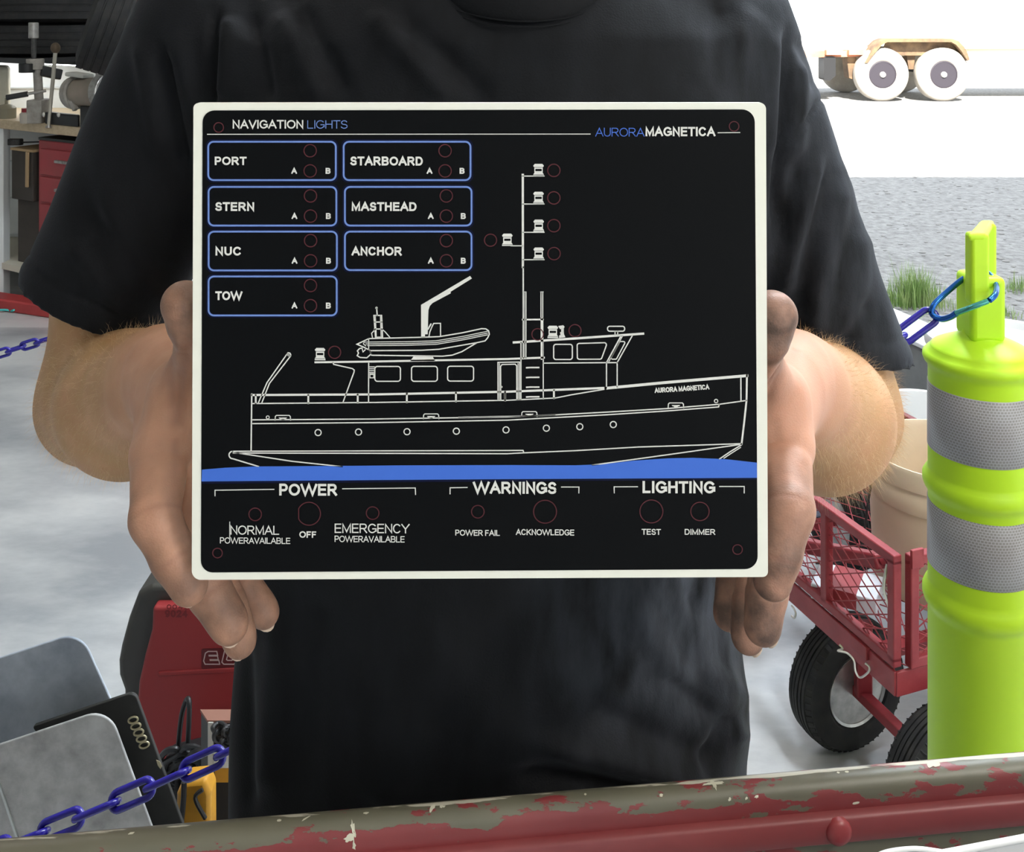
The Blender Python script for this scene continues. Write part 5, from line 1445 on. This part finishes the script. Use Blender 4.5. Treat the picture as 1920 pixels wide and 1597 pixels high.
yb_ = thing('yellow_tool_box', P(370, 1889, 1.46), 'yellow and black tool box on the floor below the cables at lower left', 'tool box')
MB().prism([P(x, y, 1.46) for x, y in round_poly([(330, 1490), (346, 1468), (384, 1464), (394, 1490), (396, 1890), (322, 1890)], 8, 4)], (0, 0.035, 0)).build('tool_box_body', M_yellow, yb_, bevel=0.008)
MB().tube(spline([P(345, 1466, 1.455), P(344, 1500, 1.452), P(338, 1560, 1.452)], 5), 0.004, 8).build('black_strap', M_black, yb_)
MB().tube(spline([P(380, 1480, 1.455), P(366, 1496, 1.452), P(385, 1534, 1.452)], 5), 0.003, 8).build('black_strap', M_black, yb_)

def plate(name, px, D, m, label, thick=0.004, rad=None, cat='metal plate'):
    t = thing(name, P(100, HY + H/D*F, D), label, cat)
    MB().prism([P(x, y, D) for x, y in round_poly([Vector(p) for p in px], rad, 8)], (0, thick, 0)).build('sheet', m, t, bevel=0.0012)
    return t
gy = lambda D: HY + H / D * F
p1 = plate('galvanised_plate', [(-260, 1318), (150, 1184), (232, 1366), (232, gy(1.42)), (-260, gy(1.42))], 1.42, M_galv_a, 'blue-grey galvanised plate with rounded corner, the upper of two at lower left', rad=[10, 46, 10, 10, 10])
p2 = plate('galvanised_plate', [(-260, 1482), (203, 1328), (318, 1640), (318, gy(1.34)), (-260, gy(1.34))], 1.34, M_galv_b, 'mottled grey galvanised plate with rounded corner, the lower of two at lower left', rad=[10, 46, 40, 10, 10])
MB().bar(P(-12, 1440, 1.3385), P(42, 1600, 1.3385), 0.0026, 0.002, (0, 1, 0)).build('folded_edge', mat('bright_edge', (0.55, 0.58, 0.58), 0.4, metal=0.4), p2)
M_brk = mat('black_painted_steel', (0.016, 0.016, 0.014), 0.5, noise=(20, (0.03, 0.029, 0.026), 0.4, 0.7, 4))
br = thing('steel_bracket', P(300, gy(1.38), 1.38), 'black steel bracket with a column of brass oval rings, right of the grey plates', 'bracket')
MB().prism([P(x, y, 1.38) for x, y in round_poly([Vector(p) for p in [(60, 1362), (252, 1298), (345, 1552), (345, gy(1.38)), (250, gy(1.38)), (250, 1640)]], [4, 14, 14, 4, 4, 4], 5)], (0, 0.006, 0)).build('bracket_plate', M_brk, br, bevel=0.001)
M_brass = mat('brass_ring', (0.52, 0.46, 0.30), 0.4, metal=0.4)
for k in range(5):
    cx_, cy_ = 249.5 + 5.2*k, 1349.5 + 11.7*k
    ca, sa = math.cos(math.radians(-18)), math.sin(math.radians(-18))
    pts = [P(cx_ + 9.2*math.cos(a)*ca - 5.6*math.sin(a)*sa, cy_ + 9.2*math.cos(a)*sa + 5.6*math.sin(a)*ca, 1.3788) for a in [2*math.pi*i/24 for i in range(24)]]
    MB().tube(pts, 0.0013, 8, closed=True).build('oval_ring', M_brass, br)
add = [(293, 1424), (300, 1427), (304, 1436), (301, 1441), (296, 1434)]
MB().prism([P(x, y, 1.3795) for x, y in add], (0, -0.0006, 0)).build('paint_chip', M_brass, br)

# ------------------------------------------------------------------ back left: bench and what is on and under it
BA = P(0, 224, 5.0); BB = P(172, 244, 4.62)     # front edge of the bench top
BZ = 0.89
eb = Vector((BB.x - BA.x, BB.y - BA.y, 0)).normalized(); nb = Vector((-eb.y, eb.x, 0))     # along, and towards the wall
B0 = Vector((BA.x, BA.y, 0))
def Bn(s, d, z): return B0 + eb * s + nb * d + Vector((0, 0, z))
bench = thing('workbench', Bn(0.2, 0.3, 0), 'long pale wooden workbench with white shelf against the back left wall', 'workbench')
MB().prism([Bn(-0.9, 0, BZ-0.045), Bn(0.82, 0, BZ-0.045), Bn(0.82, 0.62, BZ-0.045), Bn(-0.9, 0.62, BZ-0.045)], (0, 0, 0.045)).build('bench_top', M_wood, bench, bevel=0.004)
MB().prism([Bn(-0.9, 0.02, 0.155), Bn(0.14, 0.02, 0.155), Bn(0.14, 0.60, 0.155), Bn(-0.9, 0.60, 0.155)], (0, 0, 0.03)).build('lower_shelf', mat('cream_paint', (0.58, 0.55, 0.46), 0.6), bench)
for s, d in ((-0.06, 0.035), (-0.85, 0.035), (0.76, 0.035), (-0.06, 0.57), (0.76, 0.57)):
    q = Bn(s, d, 0); MB().box((q.x-0.035, q.y-0.035, 0), (q.x+0.035, q.y+0.035, BZ-0.045)).build('leg', mat('white_leg_paint', (0.66, 0.68, 0.68), 0.5), bench, bevel=0.004)
MB().prism([Bn(-0.9, 0.60, 0.19), Bn(0.82, 0.60, 0.19), Bn(0.82, 0.615, 0.19), Bn(-0.9, 0.615, 0.19)], (0, 0, 0.62)).build('back_panel', mat('grey_cream_board', (0.42, 0.41, 0.37), 0.7), bench)

c2 = thing('cabinet', Bn(0.52, 0.30, 0), 'dull red metal tool cabinet with drawers under the workbench', 'tool cabinet')
Mc2 = Matrix.Translation(Bn(0.22, 0.06, 0)) @ Matrix.Rotation(math.atan2(eb.y, eb.x), 4, 'Z')
MB().box((0, 0, 0.0), (0.50, 0.48, 0.80), Mc2).build('cabinet_body', M_redcab, c2, bevel=0.006)
zs = [0.05, 0.20, 0.36, 0.50, 0.63, 0.765]
for k in range(5):
    dw = MB().box((0.03, -0.012, zs[k] + 0.008), (0.47, 0.004, zs[k+1] - 0.004), Mc2).build('drawer', M_redcab, c2, bevel=0.003)
    hm = Mc2 @ Vector((0.20, -0.022, zs[k+1] - 0.04))
    MB().box((0.16, -0.026, zs[k+1] - 0.062), (0.27, -0.010, zs[k+1] - 0.048), Mc2).build('handle', M_steel, dw, bevel=0.002)
MB().box((0.0, 0.0, 0.80), (0.50, 0.48, 0.812), Mc2).build('top_mat', M_black, c2)

def carton(s0, s1, d0, d1, z0, z1, label, m, flap=True):
    t = thing('carton', Bn((s0+s1)/2, (d0+d1)/2, z0), label, 'box')
    MB().prism([Bn(s0, d0, z0), Bn(s1, d0, z0), Bn(s1, d1, z0), Bn(s0, d1, z0)], (0, 0, z1 - z0)).build('box_body', m, t, bevel=0.003)
    if flap:
        MB().prism([Bn(s0 - 0.005, d0 - 0.005, z1), Bn(s1 + 0.005, d0 - 0.005, z1), Bn(s1 + 0.005, d1, z1), Bn(s0 - 0.005, d1, z1)], (0, 0, 0.012)).build('lid_flap', M_card, t, 'tan card flap', bevel=0.001)
        MB().prism([Bn(s1 - 0.045, d0 - 0.012, z1 - 0.17), Bn(s1 - 0.025, d0 - 0.012, z1 - 0.17), Bn(s1 - 0.02, d0 - 0.012, z1), Bn(s1 - 0.042, d0 - 0.012, z1)], tuple(nb * 0.008)).build('side_flap', M_card, t, 'tan card flap', bevel=0.001)
    return t
carton(-0.02 + 0.02, 0.175, 0.06, 0.4, 0.4955, 0.735, 'dark carton with tan flap under the workbench, upper of two', M_darkcard)
carton(0.02, 0.19, 0.08, 0.42, 0.185, 0.495, 'tall dark brown carton on the white shelf, lower of two', M_darkcard, False)

# shelf with tyres above the bench
def tyre(name, c, axis, R, w, label, group=None, rim=0.56):
    ax = Vector(axis).normalized(); M = Matrix.Translation(c) @ ax.to_track_quat('Z', 'Y').to_matrix().to_4x4(); t = w/2
    root = thing(name, c, label, 'tyre', group)
    pr = [(R*rim, -t*0.7), (R*(rim+0.08), -t), (R*0.82, -t), (R*0.95, -t*0.82)]
    for k in range(4):
        z0 = -t*0.78 + k*t*0.41; pr += [(R, z0), (R, z0 + t*0.30), (R*0.990, z0 + t*0.315), (R*0.990, z0 + t*0.395)]
    pr += [(R*0.95, t*0.82), (R*0.82, t), (R*(rim+0.08), t), (R*rim, t*0.7), (R*rim, -t*0.7)]
    MB().lathe(pr, M=M, seg=56).build('tread_and_sidewall', M_rubber, root, smooth=35)
    return root
sh = thing('tyre_shelf', Bn(-0.20, 0.50, 1.155), 'black shelf above the workbench carrying two tyres', 'shelf')
MB().prism([Bn(-0.80, 0.02, 1.165), Bn(0.20, 0.02, 1.165), Bn(0.20, 0.58, 1.165), Bn(-0.80, 0.58, 1.165)], (0, 0, 0.025)).build('board', M_black, sh)
for s in (-0.70, 0.12):
    MB().bar(Bn(s, 0.55, BZ), Bn(s, 0.55, 1.166), 0.03, 0.03, eb).build('upright', M_black, sh)
tyre('tyre', Bn(-0.10, 0.36, 1.190 + 0.085), (0, 0, 1), 0.33, 0.17, 'black tyre lying flat on the black shelf, lower of two', 'tyres on the shelf')
tyre('tyre', Bn(-0.07, 0.35, 1.360 + 0.09), (0, 0, 1), 0.335, 0.18, 'black tyre lying flat on another tyre, at the top left edge', 'tyres on the shelf')
tyre('tyre', Bn(0.44, 0.48, BZ + 0.186), tuple(nb * 0.97 + Vector((0, 0, 0.2))), 0.185, 0.12, 'small black tyre standing at the back of the workbench behind the grinder')
tc_ = P(214, 10, 4.42)
tyre('tyre', tc_, (0.88, 0.34, -0.32), 0.30, 0.155, 'worn black tyre seen tread-on, hanging tilted on the striped rack beside the sleeve')
rk = thing('tyre_rack', P(262, 0, 4.5) * 1.0, 'red and black steel rack post with white stripes beside the hanging tyre', 'rack')
q = P(262, 100, 5.50); rk.location = (q.x, q.y, 0)
M_rackr = mat('dark_red_steel', (0.16, 0.012, 0.014), 0.5)
MB().bar((q.x, q.y, 0), (q.x - 0.02, q.y, 2.1), 0.03, 0.03, (0, 1, 0)).build('post', M_rackr, rk)
MB().bar((q.x + 0.05, q.y, 0), (q.x + 0.03, q.y, 2.1), 0.03, 0.03, (0, 1, 0)).build('post', M_black, rk)
MB().bar((q.x + 0.026, q.y - 0.016, 1.20), (q.x + 0.004, q.y - 0.016, 1.85), 0.030, 0.004, (0, 1, 0)).build('stripe_board', mat('pink_white_card', (0.66, 0.58, 0.57), 0.6), rk, 'pinkish white strip')
zA = tc_.z + 0.36
MB().bar((q.x, q.y, zA), (tc_.x + 0.10, tc_.y - 0.02, zA), 0.03, 0.03).build('hanger_arm', M_rackr, rk)
MB().tube([(tc_.x + 0.10, tc_.y, zA), (tc_.x + 0.055, tc_.y, tc_.z + 0.155)], 0.008, 10).build('hanger_hook', M_rackr, rk)
MB().box((q.x - 0.06, q.y - 0.04, 0), (q.x + 0.25, q.y + 0.06, 0.02)).build('foot', M_black, rk)

M_fill_task = bpy.data.materials.new('added_task_tube'); M_fill_task.use_nodes = True
_b = M_fill_task.node_tree.nodes['Principled BSDF']; _b.inputs['Emission Color'].default_value = (0.95, 0.98, 1.0, 1); _b.inputs['Emission Strength'].default_value = 26
tl = thing('added_task_light', Bn(-0.25, 0.30, 1.14), 'added slim white task light under the black tyre shelf above the workbench', 'light')  # lamp added under the shelf to brighten the wall behind the bench
MB().prism([Bn(-0.75, 0.28, 1.148), Bn(0.18, 0.28, 1.148), Bn(0.18, 0.34, 1.148), Bn(-0.75, 0.34, 1.148)], (0, 0, 0.017)).build('housing', M_black, tl)
MB().prism([Bn(-0.74, 0.29, 1.142), Bn(0.17, 0.29, 1.142), Bn(0.17, 0.33, 1.142), Bn(-0.74, 0.33, 1.142)], (0, 0, 0.006)).build('tube', M_fill_task, tl)
# bench press tool, lever bar, grinder and oddments
TD = 4.86
def on(px, D, z=BZ): return Vector(((px - 960) / F * D, D, z))
pt = thing('arbor_press', on(66, TD), 'grey steel bench press with black collar on the workbench at left', 'press')
zq = lambda py, D=TD: H - (py - HY) / F * D
def col(px0, px1, y0, y1, m, nm, D=TD, seg=20, lean=0.0):
    xa = (px0 - 960) / F * D; xb = (px1 - 960) / F * D; r = (xb - xa) / 2
    MB().tube([((xa+xb)/2 + lean, D, zq(y1, D)), ((xa+xb)/2, D, zq(y0, D))], r, seg).build(nm, m, pt, bevel=0.003)
M_cast = mat('cast_grey', (0.33, 0.31, 0.28), 0.55, noise=(25, (0.22, 0.20, 0.18), 0.4, 0.7, 4))
col(54, 72, 42, 72, M_steel, 'ram_head'); col(59, 68, 70, 112, M_hub, 'ram'); col(50, 82, 110, 130, M_cast, 'collar'); col(36, 64, 119, 136, M_black, 'clamp_knob', TD - 0.03)
col(62, 78, 128, 200, M_cast, 'column', lean=0.01); 
MB().box(((58-960)/F*TD, TD - 0.05, BZ), ((86-960)/F*TD, TD + 0.06, zq(186))).build('base', M_cast, pt, bevel=0.006)
MB().tube([P(52, 176, TD - 0.06), P(86, 170, TD - 0.04)], 0.007, 10).build('lever_arm', M_steel, pt)
MB().tube([P(12, 183, TD - 0.08), P(52, 176, TD - 0.06)], 0.013, 12).build('lever_grip', M_black, pt)
MB().bar(P(74, 132, TD), P(112, 140, TD + 0.08), 0.05, 0.05).build('head_block', M_black, pt, bevel=0.006)

lv = thing('lever_bar', P(92, 238, 4.74), 'long thin steel bar with brown knob leaning against the workbench edge', 'bar')
MB().tube([P(91, 239, 4.76), P(104, 96, 4.80)], [0.0075, 0.0095], 12).build('shaft', mat('pale_steel', (0.45, 0.42, 0.36), 0.45, metal=0.5), lv)
MB().ball(P(104, 90, 4.80), (0.022, 0.022, 0.026)).build('knob', mat('brown_wood', (0.09, 0.06, 0.035), 0.6), lv)
MB().tube([P(91, 240, 4.755), P(91, 236, 4.757)], 0.013, 12).build('foot', M_steel, lv)

gd = thing('bench_grinder', on(176, 4.70), 'grey-brown bench grinder with steel guards on the workbench beside the sleeve', 'grinder')
M_mot = mat('grey_brown_enamel', (0.22, 0.19, 0.15), 0.5, noise=(12, (0.28, 0.22, 0.18), 0.4, 0.7, 4))
MB().tube([P(147, 174, 4.70), P(192, 172, 4.62)], 0.066, 28).build('motor', M_mot, gd, bevel=0.008)
MB().tube([P(136, 174, 4.72), P(147, 174, 4.70)], 0.075, 28).build('wheel_guard', M_cast, gd, bevel=0.006)
MB().tube([P(192, 172, 4.62), P(206, 172, 4.60)], 0.085, 28).build('wheel_guard', M_steel, gd, bevel=0.006)
MB().bar(P(132, 138, 4.70), P(166, 143, 4.66), 0.07, 0.018).build('eye_shield', mat('pale_guard', (0.48, 0.48, 0.44), 0.5), gd, bevel=0.005)
MB().bar(P(190, 140, 4.62), P(216, 143, 4.58), 0.07, 0.018).build('eye_shield', mat('pale_guard', (0.48, 0.48, 0.44), 0.5), gd, bevel=0.005)
MB().prism([on(150, 4.64) , on(198, 4.56), on(198, 4.70), on(152, 4.78)], (0, 0, 0.10)).build('pedestal', M_black, gd, bevel=0.006)
MB().bar(P(128, 178, 4.66), P(142, 206, 4.64), 0.02, 0.02).build('tool_rest', M_cast, gd)

jar = thing('glass_jar', on(51, 4.84), 'small jar with a red cap on the workbench before the press', 'jar')
MB().lathe([(0.0001, 0), (0.030, 0), (0.033, 0.01), (0.033, 0.045), (0.026, 0.052), (0.0001, 0.052)], on(51, 4.84), seg=24).build('jar_body', mat('cloudy_jar', (0.40, 0.36, 0.31), 0.35), jar)
MB().lathe([(0.0001, 0.05), (0.025, 0.05), (0.025, 0.07), (0.0001, 0.072)], on(51, 4.84), seg=24).build('cap', mat('dark_red_cap', (0.22, 0.012, 0.02), 0.5), jar, 'red cap')
t = thing('tool_case', on(118, 4.72), 'black tool case with two bright catches on the workbench before the grinder', 'case')
MB().prism([on(84, 4.80), on(146, 4.665), on(150, 4.70), on(90, 4.86)], (0, 0, 0.055)).build('case_body', M_black, t, bevel=0.006)
for px, D in ((82, 4.80), (110, 4.735)):
    MB().ball(P(px, 215, D - 0.02), (0.008, 0.006, 0.012)).build('catch', M_zinc, t)
t = thing('oil_can', on(8, 4.98), 'small tan and olive can on the workbench at the left edge', 'can')
MB().lathe([(0.0001, 0), (0.045, 0), (0.045, 0.05), (0.03, 0.065), (0.008, 0.07), (0.006, 0.10), (0.0001, 0.10)], on(12, 5.06), seg=24).build('can_body', mat('olive_tin', (0.20, 0.18, 0.12), 0.5), t)
t = thing('paper_sack', on(4, 5.2), 'cream paper sack standing on the workbench at the left edge under the shelf', 'sack')
MB().prism([on(-46, 5.22), on(16, 5.16), on(20, 5.30), on(-40, 5.34)], (0, 0, 0.25)).build('sack_body', mat('cream_paper', (0.55, 0.52, 0.42), 0.8, bump=(12, 0.5, 0.02)), t, bevel=0.02, seg=3)
hose = thing('air_line', P(60, 268, 4.9), 'thin dark air line with a dark fitting under the workbench', 'air line')
MB().tube(spline([P(-30, 272, 5.2), P(10, 267, 5.1), P(36, 267, 5.06), P(72, 266, 4.98)], 6), 0.004, 8).build('hose', M_black, hose)
MB().bar(P(14, 266, 5.09), P(40, 266, 5.05), 0.03, 0.032).build('fitting', M_hub, hose, bevel=0.005)

# red beam and teal cord on the floor by the bench
fb = MB().bar(Vector((-3.6, 5.02 + 0.37, 0.028)), Vector((-2.02, 4.80 - 0.06, 0.028)), 0.10, 0.055).build('floor_beam', mat('red_floor_paint', (0.40, 0.04, 0.04), 0.5, noise=(9, (0.32, 0.03, 0.035), 0.4, 0.7, 4)), bevel=0.008)
tag(fb, 'long red steel beam lying on the concrete before the workbench', 'beam')
rnd = random.Random(3)
pts = [Vector(((px - 960) / F * 4.83, 4.83 + rnd.uniform(-0.02, 0.02), 0.006 + rnd.uniform(0, 0.012))) for px in (-10, 8, 20, 30, 24, 40, 52, 46, 60, 66)]
tag(MB().tube(spline(pts, 5), 0.005, 8).build('teal_cord', mat('teal_cord', (0.05, 0.42, 0.40), 0.6)), 'short length of teal cord on the floor beside the red beam', 'cord')
lf = MB().add([Vector(((x - 960)/F*1.98, 1.98 + d, 0.004 + z)) for x, d, z in ((18, 0, 0), (30, -0.01, 0.008), (40, 0.002, 0.003), (30, 0.016, 0.006))], [(0, 1, 2, 3)]).build('dry_leaf', mat('tan_leaf', (0.34, 0.22, 0.12), 0.8))
so = lf.modifiers.new('thick', 'SOLIDIFY'); so.thickness = 0.001
tag(lf, 'small dry tan leaf on the concrete floor at left', 'leaf')

# ------------------------------------------------------------------ outside: grass, stones and the trailer
M_grass = mat('grass_blades', (0.13, 0.25, 0.05), 0.6, noise=(12, (0.34, 0.42, 0.16), 0.35, 0.7, 3))
def tuft(cx, cy, n, hmax, spread, seed):
    rnd = random.Random(seed); mb = MB()
    for _ in range(n):
        x = cx + rnd.gauss(0, spread); y = cy + rnd.gauss(0, spread * 0.6); a = rnd.uniform(0, 6.28); h = hmax * rnd.uniform(0.35, 1.0) * math.exp(-((x - cx) / (2.2*spread))**2)
        lean = rnd.uniform(0.05, 0.5) * h; w = rnd.uniform(0.001, 0.0024)
        d = Vector((math.cos(a), math.sin(a), 0)); s = Vector((-d.y, d.x, 0)); b = Vector((x, y, -0.015))
        p1 = b + Vector((0, 0, h*0.55)) + d*lean*0.35; p2 = b + Vector((0, 0, h)) + d*lean
        mb.add([b - s*w, b + s*w, p1 + s*w*0.75, p1 - s*w*0.75, p2], [(0, 1, 2, 3), (3, 2, 4)])
    return mb
tag(tuft(1.955, 4.98, 700, 0.24, 0.075, 1).build('grass_tuft', M_grass, smooth=0), 'green grass tuft growing at the edge of the gravel beside the black sleeve', 'grass', kind='stuff')
tag(tuft(2.28, 4.80, 160, 0.08, 0.06, 2).build('grass_tuft', M_grass, smooth=0), 'low sparse grass beside the lime post stem on the gravel', 'grass', kind='stuff')
tag(tuft(2.60, 5.25, 160, 0.10, 0.06, 3).build('grass_tuft', M_grass, smooth=0), 'small green weed patch on the gravel at the right edge', 'grass', kind='stuff')
M_stone = mat('grey_stone', (0.30, 0.29, 0.28), 0.9)
rnd = random.Random(9); mb = MB()
for _ in range(420):
    y = 4.7 + 5.5 * rnd.random() ** 1.4; x = rnd.uniform(0.30, 0.56) * y * 1.0
    r = rnd.uniform(0.005, 0.016)
    mb.ball((x, y, -0.01 + r*0.2), (r * rnd.uniform(0.8, 1.7), r, r*0.5), 7, 4)
tag(mb.build('gravel_stones', M_stone, smooth=60), 'loose grey pebbles scattered over the gravel yard', 'gravel', kind='stuff')

TDp = 16.25
trl = thing('flatbed_trailer', P(1710, 188, TDp), 'sunlit tandem-axle flatbed trailer with fender, standing across the gravel yard', 'trailer')
M_ttyre = mat('dusty_tyre', (0.34, 0.31, 0.27), 0.9, noise=(8, (0.42, 0.39, 0.34), 0.4, 0.7, 4))
M_trim = mat('trailer_rim', (0.035, 0.03, 0.04), 0.5, metal=0.3)
M_thub = mat('pale_hub', (0.52, 0.50, 0.46), 0.5)
M_fend = mat('rusty_dark_fender', (0.10, 0.062, 0.035), 0.7, noise=(4, (0.26, 0.16, 0.08), 0.4, 0.7, 6))
M_deck = mat('weathered_orange_steel', (0.45, 0.17, 0.09), 0.7, noise=(3, (0.58, 0.30, 0.18), 0.4, 0.7, 5))
M_pale = mat('pale_deck_edge', (0.70, 0.66, 0.52), 0.7)
def twheel(px, py, R, side=-1):
    c = P(px, py, TDp)
    c = Vector((c.x, TDp if side < 0 else TDp + 1.75, R - 0.01))
    M = Matrix.Translation(c) @ Vector((0, side, 0)).to_track_quat('Z', 'Y').to_matrix().to_4x4()
    w = 0.12
    ty = MB().lathe([(R*0.50, -w), (R*0.85, -w), (R*0.97, -w*0.75), (R, -w*0.5), (R, w*0.5), (R*0.97, w*0.78), (R*0.88, w*1.0), (R*0.70, w*1.08), (R*0.55, w*0.95), (R*0.50, w*0.75)], M=M, seg=56).build('tyre', M_ttyre, trl, smooth=40)
    MB().lathe([(R*0.52, w*0.80), (R*0.47, w*0.84), (R*0.44, w*0.3), (R*0.42, -w*0.2), (R*0.36, -w*0.1), (R*0.30, w*0.25), (R*0.0001, w*0.28)], M=M, seg=48).build('rim', M_trim, ty, smooth=30)
    hb_ = MB().lathe([(R*0.20, w*0.3), (R*0.19, w*0.6), (R*0.12, w*0.66), (R*0.10, w*1.0), (0.0001, w*1.05)], M=M, seg=24)
    for k in range(6):
        a = 2*math.pi*k/6 + 0.3
        hb_.lathe([(R*0.055, w*0.25), (R*0.055, w*0.62), (0.0001, w*0.64)], M=M @ Matrix.Translation((R*0.27*math.cos(a), R*0.27*math.sin(a), 0)), seg=10)
    hb_.build('hub', M_thub, ty)
RW = 50 / F * TDp
for px in (1651, 1765):
    twheel(px, 138, RW); twheel(px, 138, RW, 1)
fx = [(1622, 118), (1630, 104), (1640, 88), (1652, 77), (1662, 73), (1786, 73), (1797, 77), (1808, 88), (1815, 101), (1818, 112)]
outer = [P(x, y, TDp - 0.15) for x, y in fx]; inner = [P(x, y, TDp - 0.15) for x, y in [(1814, 114), (1803, 96), (1793, 84), (1784, 79), (1664, 79), (1654, 84), (1645, 94), (1634, 108), (1627, 118)]]
MB().prism(outer + inner, (0, 0.36, 0)).build('fender', M_fend, trl)
MB().prism([P(x, y, TDp + 0.02) for x, y in ((1662, 76), (1786, 76), (1800, 90), (1760, 104), (1650, 104))], (0, 0.02, 0)).build('fender_skirt', M_fend, trl)
MB().bar(P(1400, 103, TDp + 0.1), P(1632, 100, TDp + 0.1), 0.10, 0.10).build('frame_rail', M_deck, trl)
MB().bar(P(1632, 96, TDp + 0.25), P(2300, 93, TDp + 0.25), 0.10, 0.16).build('frame_rail', M_pale, trl)
MB().prism([P(1400, 95, TDp + 0.15), P(2300, 88, TDp + 0.15), P(2300, 88, TDp + 0.15) + Vector((0, 1.6, 0)), P(1400, 95, TDp + 0.15) + Vector((0, 1.6, 0))], (0, 0, 0.05)).build('deck', M_pale, trl)
for x in (1548, 1590): MB().bar(P(x, 98, TDp), P(x + 30, 98, TDp), 0.10, 0.08).build('stake_pocket', M_deck, trl)
MB().prism([P(x, y, TDp) for x, y in round_poly([(1545, 106), (1567, 106), (1567, 142), (1556, 152), (1545, 150)], 4, 3)], (0, 0.3, 0)).build('jack_housing', M_black, trl)
MB().prism([P(x, y, TDp + 0.1) for x, y in round_poly([(1588, 106), (1606, 106), (1602, 150), (1592, 146)], 3, 3)], (0, 0.25, 0)).build('spring_hanger', M_fend, trl)
MB().prism([P(x, y, TDp + 0.1) for x, y in ((1700, 104), (1716, 104), (1713, 130), (1704, 130))], (0, 0.2, 0)).build('equaliser_hanger', M_fend, trl)
for px in (1651, 1765):
    a = P(px, 138, TDp); MB().tube([(a.x, TDp, RW), (a.x, TDp + 1.75, RW)], 0.045, 12).build('axle', M_hub, trl)
